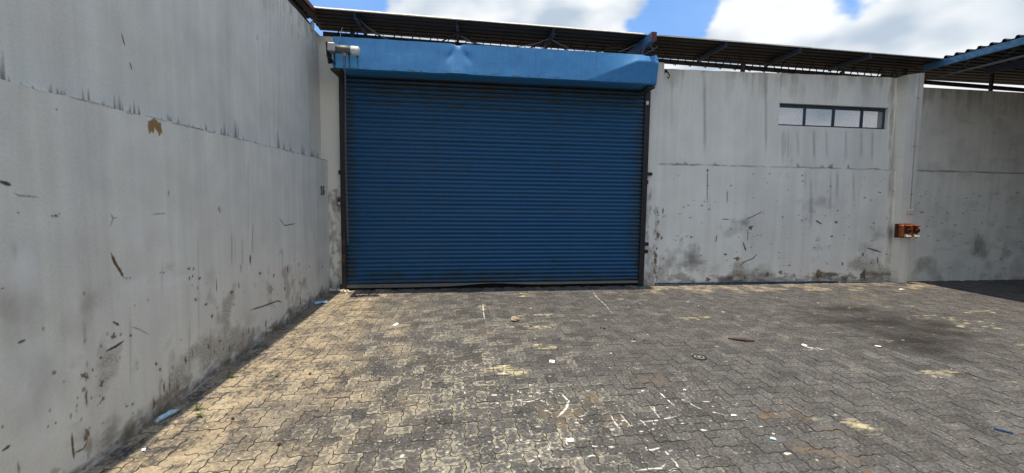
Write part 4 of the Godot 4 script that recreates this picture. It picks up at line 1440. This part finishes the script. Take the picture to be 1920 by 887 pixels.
# ---------------------------------------------------------------- window
func build_window():
	var o := thing("window_grille", Vector3(7.75, 3.3, ZB - 0.1), "long high window opening with dark blue steel frame and diamond mesh", "window")
	var x0 := 6.475
	var x1 := 9.015
	var y0 := 3.29
	var y1 := 3.73
	var z := ZB - 0.13
	var st := begin()
	box(st, Vector3(x0, y1 - 0.062, z - 0.02), Vector3(x1, y1, z + 0.02))
	part(st, "frame_head", M.purlin, o)
	st = begin()
	box(st, Vector3(x0, y0, z - 0.02), Vector3(x1, y0 + 0.03, z + 0.02))
	part(st, "frame_sill", M.purlin, o)
	var xs := [x0, 7.115, 7.79, 8.465, x1]
	for k in 5:
		st = begin()
		var w := 0.012 if k == 0 or k == 4 else 0.021
		var c: float = xs[k] + (w if k == 0 else (-w if k == 4 else 0.0))
		box(st, Vector3(c - w, y0 + 0.0305, z - 0.018), Vector3(c + w, y1 - 0.0625, z + 0.018))
		part(st, "mullion" if k in [1, 2, 3] else "jamb", M.purlin, o)
	# expanded metal: two families of slanting strands in each bay
	for k in 4:
		st = begin()
		var a: float = xs[k] + 0.021
		var b: float = xs[k + 1] - 0.021
		var lo := y0 + 0.03
		var hi := y1 - 0.062
		var dx := 0.04
		var dy := 0.034
		var sl := dy / dx
		for fam in [1.0, -1.0]:
			var span := (b - a) + (hi - lo) / sl
			var n := int(span / dx)
			for i in n + 1:
				var xs0 := a - (hi - lo) / sl + i * dx
				# strand from (xs0, lo) rising
				var p := Vector2(xs0, lo)
				var q := Vector2(xs0 + (hi - lo) / sl, hi)
				if p.x < a:
					p = Vector2(a, lo + (a - xs0) * sl)
				if q.x > b:
					q = Vector2(b, lo + (b - xs0) * sl)
				if q.x - p.x < 0.004: continue
				if fam < 0.0:
					p.x = a + b - p.x
					q.x = a + b - q.x
				bar(st, Vector3(p.x, p.y, z + fam * 0.002), Vector3(q.x, q.y, z + fam * 0.002), 0.003, 0.0085, Vector3(0, 1, 0))
		part(st, "mesh_panel", M.purlin, o)

# ---------------------------------------------------------------- fittings
func build_fittings():
	# hoist motor and hand chain
	var mz := -6.9
	var o := thing("hoist_motor", Vector3(-1.87, 4.05, mz), "grey and white tubular shutter hoist motor with black side bracket", "motor")
	var y := 4.05
	var st := begin(true)
	tube(st, [Vector3(-1.99, y + 0.006, mz), Vector3(-1.74, y - 0.006, mz)], [0.064], 20)
	part(st, "motor_tube", M.grey_metal, o, true)
	st = begin()
	bevel_box(st, Vector3(-2.085, y - 0.055, mz - 0.07), Vector3(-1.965, y + 0.08, mz + 0.075), 0.016)
	part(st, "gear_box", M.galv, o)
	st = begin(true)
	tube(st, [Vector3(-1.742, y - 0.006, mz), Vector3(-1.735, y - 0.006, mz), Vector3(-1.63, y - 0.012, mz), Vector3(-1.615, y - 0.012, mz)], [0.06, 0.07, 0.07, 0.058], 20)
	part(st, "end_cap", M.white_metal, o, true)
	st = begin()
	obox(st, Vector3(-2.10, y - 0.02, mz - 0.03), Vector3(0.008, 0, 0), Vector3(0, 0.11, 0.02), Vector3(0, 0, 0.07))
	obox(st, Vector3(-2.095, y - 0.12, mz - 0.1), Vector3(0.012, 0, 0), Vector3(0.0, 0.07, 0.03), Vector3(0, -0.03, 0.09))
	obox(st, Vector3(-2.06, y - 0.14, mz - 0.13), Vector3(0.03, -0.045, 0), Vector3(0.006, 0.006, 0), Vector3(0, 0, 0.05))
	part(st, "side_bracket", M.black_steel, o)
	st = begin(true)
	tube(st, [Vector3(-1.84, y - 0.045, mz), Vector3(-1.84, y - 0.075, mz), Vector3(-1.84, y - 0.11, mz)], [0.03, 0.034, 0.02], 12)
	part(st, "chain_guide", M.stone, o, true)
	# rear lugs that tie it to the hood
	for e in [[-2.05, 0.0, 0.08], [-1.82, 0.0, 0.05], [-1.69, -0.02, 0.04]]:
		st = begin()
		bar(st, Vector3(e[0], y + e[1], mz - 0.04), Vector3(e[0], y + e[1], -7.12), 0.024, e[2])
		part(st, "mounting_lug", M.black_steel, o)
	st = begin(true)
	tube(st, [Vector3(-1.92, y + 0.06, mz), Vector3(-1.915, y + 0.13, mz - 0.03), Vector3(-1.93, y + 0.27, mz - 0.12), Vector3(-1.95, y + 0.45, mz - 0.3)], [0.006], 6)
	part(st, "lead", M.black_steel, o, true)
	var c := thing("hoist_chain", Vector3(-1.84, 0.97, mz), "long thin steel hand chain hanging from the hoist motor", "chain")
	st = begin()
	var yy := y - 0.1
	var n := 0
	while yy > 0.97:
		var sway := sin(yy * 2.0) * 0.006
		var p := Vector3(-1.84 + sway, yy, mz)
		var ax := Vector3(0.009, 0, 0) if n % 2 == 0 else Vector3(0, 0, 0.009)
		for s in [-1.0, 1.0]:
			bar(st, p + ax * s + Vector3(0, 0.014, 0), p + ax * s - Vector3(0, 0.014, 0), 0.007, 0.007)
		bar(st, p - ax + Vector3(0, 0.015, 0), p + ax + Vector3(0, 0.015, 0), 0.007, 0.007)
		bar(st, p - ax - Vector3(0, 0.015, 0), p + ax - Vector3(0, 0.015, 0), 0.007, 0.007)
		yy -= 0.027
		n += 1
	part(st, "links", M.grey_metal, c).set_meta("kind", "stuff")
	# push-button box on the left pier
	var a0 := at_z(631, 387, ZB + 0.05)
	var a1 := at_z(641, 369.5, ZB + 0.05)
	var b := thing("switch_box", Vector3((a0.x + a1.x) / 2, a0.y, ZB), "small weathered push button box on the pier beside the shutter", "switch")
	st = begin()
	bevel_box(st, Vector3(a0.x, a0.y, ZB - 0.002), Vector3(a1.x + 0.004, a1.y, ZB + 0.06), 0.008)
	part(st, "case", M.rail_grey, b)
	st = begin()
	bevel_box(st, Vector3(a0.x - 0.006, a1.y, ZB - 0.002), Vector3(a1.x + 0.008, a1.y + 0.012, ZB + 0.075), 0.003)
	part(st, "rain_lid", M.plastic, b)
	for k in 2:
		st = begin(true)
		var cc := Vector3((a0.x + a1.x) / 2, lerpf(a0.y, a1.y, 0.32 + k * 0.36), ZB + 0.058)
		tube(st, [cc, cc + Vector3(0, 0, 0.012), cc + Vector3(0, 0, 0.016)], [0.022, 0.022, 0.016], 12)
		part(st, "button", [M.rubble, M.black_steel][k], b, true)
	# hook on the wall by the hood
	var h := at_z(1250, 140, ZB - 0.03)
	var hk := thing("wall_hook", h, "black iron hook on the wall beside the hood", "hook")
	st = begin(true)
	tube(st, [h + Vector3(-0.02, 0.07, 0.0), h + Vector3(-0.015, 0.05, 0.04), h + Vector3(0.01, 0.0, 0.06), h + Vector3(0.03, -0.04, 0.06), h + Vector3(0.025, -0.075, 0.06), h + Vector3(0.0, -0.08, 0.06), h + Vector3(-0.01, -0.055, 0.06)], [0.012], 8)
	part(st, "bent_rod", M.black_steel, hk, true)
	st = begin()
	bevel_box(st, h + Vector3(-0.04, 0.04, -0.01), h + Vector3(0.005, 0.1, 0.012), 0.004)
	part(st, "plate", M.black_steel, hk)
	# conduit down the far pier and its box
	var zc := ZB + 0.155
	var c1 := at_z(1722, 165, zc)
	var c0 := at_z(1706.5, 392, zc)
	var cd := thing("conduit", Vector3(c0.x, c0.y, ZB + 0.14), "thin pale conduit running down the far pier to a small box", "conduit")
	st = begin(true)
	tube(st, [Vector3(c1.x, 4.35, zc), c1, c0], [0.011], 8)
	part(st, "pipe", M.plastic, cd, true)
	st = begin()
	bevel_box(st, Vector3(c0.x - 0.075, c0.y - 0.11, ZB + 0.138), Vector3(c0.x + 0.055, c0.y, ZB + 0.19), 0.01)
	part(st, "junction_box", M.plastic, cd)
	for k in 3:
		st = begin()
		var f := lerpf(3.9, 1.9, k / 2.0)
		var xx := lerpf(c0.x, c1.x, (f - c0.y) / (c1.y - c0.y))
		bevel_box(st, Vector3(xx - 0.022, f, ZB + 0.142), Vector3(xx + 0.022, f + 0.02, ZB + 0.171), 0.003)
		part(st, "clip", M.galv, cd)
	# twin rusty orange socket housings
	var s0 := at_z(1681, 446, ZB + 0.2)
	var s1 := at_z(1719, 420, ZB + 0.2)
	var sw := s1.x - s0.x
	var sh := s1.y - s0.y
	var so := thing("socket_box", Vector3((s0.x + s1.x) / 2, s0.y, ZB + 0.15), "rusty orange twin industrial socket housing mounted on the far pier", "socket")
	st = begin()
	bevel_box(st, Vector3(s0.x, s0.y, ZB + 0.142), Vector3(s1.x - 0.05, s1.y, ZB + 0.165), 0.006)
	part(st, "back_plate", M.dark_rust, so)
	for k in 2:
		var xa := s0.x + 0.05 + k * sw * 0.44
		var xb := xa + sw * 0.40
		st = begin()
		bevel_box(st, Vector3(xa, s0.y + 0.02, ZB + 0.165), Vector3(xb, s1.y - 0.012, ZB + 0.27), 0.02)
		var hs := part(st, "housing", M.orange, so)
		st = begin(true)
		var cc := Vector3(xb - 0.075, (s0.y + s1.y) / 2 + 0.02, ZB + 0.27)
		tube(st, [cc, cc + Vector3(0, 0, 0.03), cc + Vector3(0, 0, 0.05), cc + Vector3(0, 0, 0.052)], [0.06, 0.058, 0.045, 0.02], 14)
		part(st, "knob", M.dark_rust, hs, true)
		st = begin()
		obox(st, Vector3((xa + xb) / 2 + 0.01, s1.y - 0.03, ZB + 0.285), Vector3(0.07, 0, 0), Vector3(0, 0.008, 0.012), Vector3(0, -0.01, 0.02))
		part(st, "hood", M.orange, hs)
		st = begin()
		obox(st, Vector3((xa + xb) / 2 + 0.01, s0.y + 0.055, ZB + 0.29), Vector3(0.055, 0, 0), Vector3(0, 0.022, -0.02), Vector3(0, 0.012, 0.014))
		part(st, "cover_lip", M.rubble, hs)
	# blue batten along the foot of the wall
	var bs := thing("base_batten", Vector3(5.9, 0.03, ZB + 0.03), "thin blue metal strip lying along the foot of the grey wall", "batten")
	st = begin()
	var pts := []
	for k in 25:
		var x := lerpf(3.93, 8.0, k / 24.0)
		pts.append(Vector3(x, 0.038 - 0.012 * k / 24.0 + nz.get_noise_1d(x * 3.0) * 0.005, ZB + 0.035 + nz.get_noise_1d(x * 2.0 + 50.0) * 0.006))
	for k in 24:
		bar(st, pts[k], pts[k + 1] + (pts[k + 1] - pts[k]) * 0.002, 0.03, 0.024)
	part(st, "strip", M.blue_strip, bs)
	# small iron drain cover let into the paving
	var dc := at_y(1311, 670)
	var dr := thing("valve_cover", dc, "small round dark iron valve cover with rings set in the paving", "valve cover")
	for e in [[0.078, 0.058, M.black_steel, "outer_ring", 0.006], [0.056, 0.040, M.galv, "middle_ring", 0.004], [0.038, 0.024, M.black_steel, "inner_ring", 0.007], [0.022, 0.0, M.galv, "hub", 0.006]]:
		st = begin()
		var k0 := 28
		for k in k0:
			var a := TAU * k / k0
			var a2 := TAU * (k + 1) / k0
			var d1 := Vector3(cos(a), 0, sin(a))
			var d2 := Vector3(cos(a2), 0, sin(a2))
			var hh := Vector3(0, e[4], 0)
			quad(st, dc + d1 * e[1] + hh, dc + d1 * e[0] + hh, dc + d2 * e[0] + hh, dc + d2 * e[1] + hh)
			quad(st, dc + d1 * e[0] + hh, dc + d1 * e[0] - Vector3(0, 0.01, 0), dc + d2 * e[0] - Vector3(0, 0.01, 0), dc + d2 * e[0] + hh)
		part(st, e[3], e[2], dr)

# ---------------------------------------------------------------- litter and loose things on the ground
func lump(st: SurfaceTool, c: Vector3, r: Vector3, sd: int, n := 7, rough := 0.35):
	var rr := RandomNumberGenerator.new()
	rr.seed = sd
	var rings := []
	for j in 5:
		var v := (j / 4.0 - 0.5) * PI
		var ring := []
		for k in n:
			var a := TAU * (k + 0.5 * (j % 2)) / n
			var f := 1.0 + rr.randf_range(-rough, rough)
			ring.append(c + Vector3(cos(a) * maxf(cos(v), 0.25) * r.x, (sin(v) + 1.0) * r.y, sin(a) * maxf(cos(v), 0.25) * r.z) * f)
		rings.append(ring)
	for j in 4:
		for k in n:
			var q := (k + 1) % n
			quad(st, rings[j][k], rings[j][q], rings[j + 1][q], rings[j + 1][k])
	for k in range(1, n - 1):
		tri(st, rings[4][0], rings[4][k], rings[4][k + 1])

# crumpled thin sheet
func scrap(st: SurfaceTool, c: Vector3, lx: float, lz: float, turn: float, crumple: float, sd: int, n := 6):
	var rr := RandomNumberGenerator.new()
	rr.seed = sd
	var g := []
	var b := Basis(Vector3.UP, turn)
	for i in n + 1:
		var col := []
		for j in n + 1:
			var e := Vector3((i / float(n) - 0.5) * lx * rr.randf_range(0.85, 1.15), rr.randf() * crumple + 0.003, (j / float(n) - 0.5) * lz * rr.randf_range(0.8, 1.2))
			col.append(c + b * e)
		g.append(col)
	for i in n:
		for j in n:
			quad(st, g[i][j], g[i + 1][j], g[i + 1][j + 1], g[i][j + 1])
			var dn := Vector3(0, -0.002, 0)
			quad(st, g[i][j + 1] + dn, g[i + 1][j + 1] + dn, g[i + 1][j] + dn, g[i][j] + dn)

func build_litter():
	# white rag rolled against the yard wall
	var p := at_y(300, 783)
	var a := at_y(284, 793)
	var b := at_y(320, 772)
	a.x = -2.31
	b.x = -2.27
	var o := thing("plastic_bottle", (a + b) / 2, "flattened white and pale blue plastic bottle in the shade of the yard wall", "bottle")
	var st := begin(true)
	tube(st, [a + Vector3(0, 0.02, 0), a.lerp(b, 0.08) + Vector3(0, 0.024, 0), a.lerp(b, 0.4) + Vector3(0.004, 0.026, 0), a.lerp(b, 0.6) + Vector3(-0.004, 0.022, 0), a.lerp(b, 0.8) + Vector3(0.006, 0.02, 0), b + Vector3(0, 0.014, 0)], [0.018, 0.021, 0.019, 0.024, 0.016, 0.006], 9)
	part(st, "body", M.pale_blue, o, true)
	st = begin(true)
	tube(st, [a + Vector3(0, 0.02, 0.03), a + Vector3(0, 0.02, 0.0)], [0.017, 0.017], 9)
	part(st, "cap", M.plastic, o, true)
	# flat carton near the gate corner
	p = at_y(601, 570)
	o = thing("crushed_carton", p, "crushed pale blue carton lying by the gate corner", "carton")
	st = begin()
	scrap(st, p, 0.17, 0.11, 0.3, 0.035, 5, 5)
	part(st, "sheet", M.pale_blue, o)
	# rubble at the foot of the rail
	for e in [[622, 544, 0.05, 0.02], [630, 543, 0.03, 0.015], [637, 544.5, 0.05, 0.022], [643, 547.5, 0.05, 0.024], [650, 548, 0.045, 0.02], [655, 548.5, 0.03, 0.015], [650, 553, 0.025, 0.012]]:
		p = at_y(e[0], e[1])
		p.z = maxf(p.z, ZB + 0.06)
		o = thing("mortar_lump", p, "pale lump of broken mortar at the foot of the left guide rail", "rubble", "mortar lumps by the guide rail")
		st = begin()
		lump(st, p + Vector3(0, -0.003, 0), Vector3(e[2], e[3], e[2] * 0.8), int(e[0]), 7)
		part(st, "lump", M.rubble, o)
	# paper scraps
	var labels := ["white paper scrap lying alone on the brownish pavers", "white paper scrap on the grey pavers below the shutter", "small white scrap on the dark oil stained pavers", "white paper scrap among the splashed paint lines", "white scrap on the sandy pavers by the side wall", "small white scrap beside the round valve cover", "pale blue scrap on the dark pavers near the brown dust", "white scrap in the shade under the side canopy", "small white scrap on the foreground pavers near the yard wall", "curled white flake on the charcoal pavers", "white scrap near the torn paint stripe"]
	var k := 0
	for e in [[742, 609, 0.09, 0.05], [1035, 679, 0.06, 0.07], [1646, 650, 0.06, 0.04], [1069, 826, 0.05, 0.04], [1690, 543, 0.1, 0.06], [1284, 732, 0.03, 0.025], [1450, 824, 0.04, 0.03], [1803, 526, 0.16, 0.06], [269, 845, 0.035, 0.02], [1376, 780, 0.04, 0.025], [1508, 648, 0.06, 0.05]]:
		p = at_y(e[0], e[1])
		o = thing("paper_scrap", p, labels[k], "litter", "paper scraps on the paving")
		st = begin()
		scrap(st, p, e[2], e[3], e[0] * 0.37, 0.008, 60 + k, 3)
		part(st, "sheet", M.pale_blue if k == 6 else M.paper, o)
		k += 1
	# stone
	p = at_y(965, 602)
	o = thing("loose_stone", p, "lone brown stone on the pavers in front of the shutter", "stone")
	st = begin()
	lump(st, p, Vector3(0.065, 0.028, 0.06), 12, 8, 0.25)
	part(st, "lump", M.stone, o)
	# stick
	a = at_y(1365, 636)
	b = at_y(1414, 641)
	o = thing("wooden_stick", (a + b) / 2, "dark brown wooden stick lying on the grey pavers", "stick")
	st = begin(true)
	tube(st, [a + Vector3(0, 0.012, 0), a.lerp(b, 0.3) + Vector3(0, 0.014, 0.012), a.lerp(b, 0.7) + Vector3(0, 0.013, 0.014), b + Vector3(0, 0.01, 0)], [0.008, 0.013, 0.012, 0.009], 7)
	part(st, "rod", M.stick, o, true)
	# blue strip
	a = at_y(1864, 806)
	b = at_y(1899, 814)
	o = thing("blue_offcut", (a + b) / 2, "short blue metal offcut on the dark pavers", "offcut")
	st = begin()
	bar(st, a + Vector3(0, 0.008, 0), b + Vector3(0, 0.008, 0), 0.02, 0.012)
	part(st, "bar", M.blue_strip, o)
	# black pebbles
	for e in [[807, 561], [1126, 616], [1133, 617], [1189, 638], [1208, 639], [1132, 617], [712, 712], [581, 703], [437, 787], [523, 835]]:
		p = at_y(e[0], e[1])
		o = thing("pebble", p, "tiny dark pebble lying loose on the pavers", "pebble", "dark pebbles on the paving")
		st = begin()
		lump(st, p, Vector3(0.014, 0.008, 0.012), int(e[0]), 6)
		part(st, "lump", M.stick, o)
	# weeds in the joints
	for e in [[434, 708, 0.05], [371, 768, 0.05], [376, 782, 0.04], [519, 706, 0.03]]:
		p = at_y(e[0], e[1])
		o = thing("weed_tuft", p, "small green weed tuft in a joint near the yard wall", "weed", "weeds in the joints")
		st = begin()
		for q in 16:
			var an := rng.randf() * TAU
			var l: float = e[2] * rng.randf_range(0.5, 1.2)
			var d := Vector3(cos(an), 0, sin(an))
			var s := Vector3(-d.z, 0, d.x) * 0.004
			var m1 := p + d * l * 0.5 + Vector3(0, l * 0.6, 0)
			tri(st, p - s, m1 + s, p + s)
			tri(st, p - s, m1 - s, m1 + s)
			tri(st, m1 - s, p + d * l * 1.1 + Vector3(0, l * 0.55, 0), m1 + s)
		part(st, "leaves", M.weed, o)
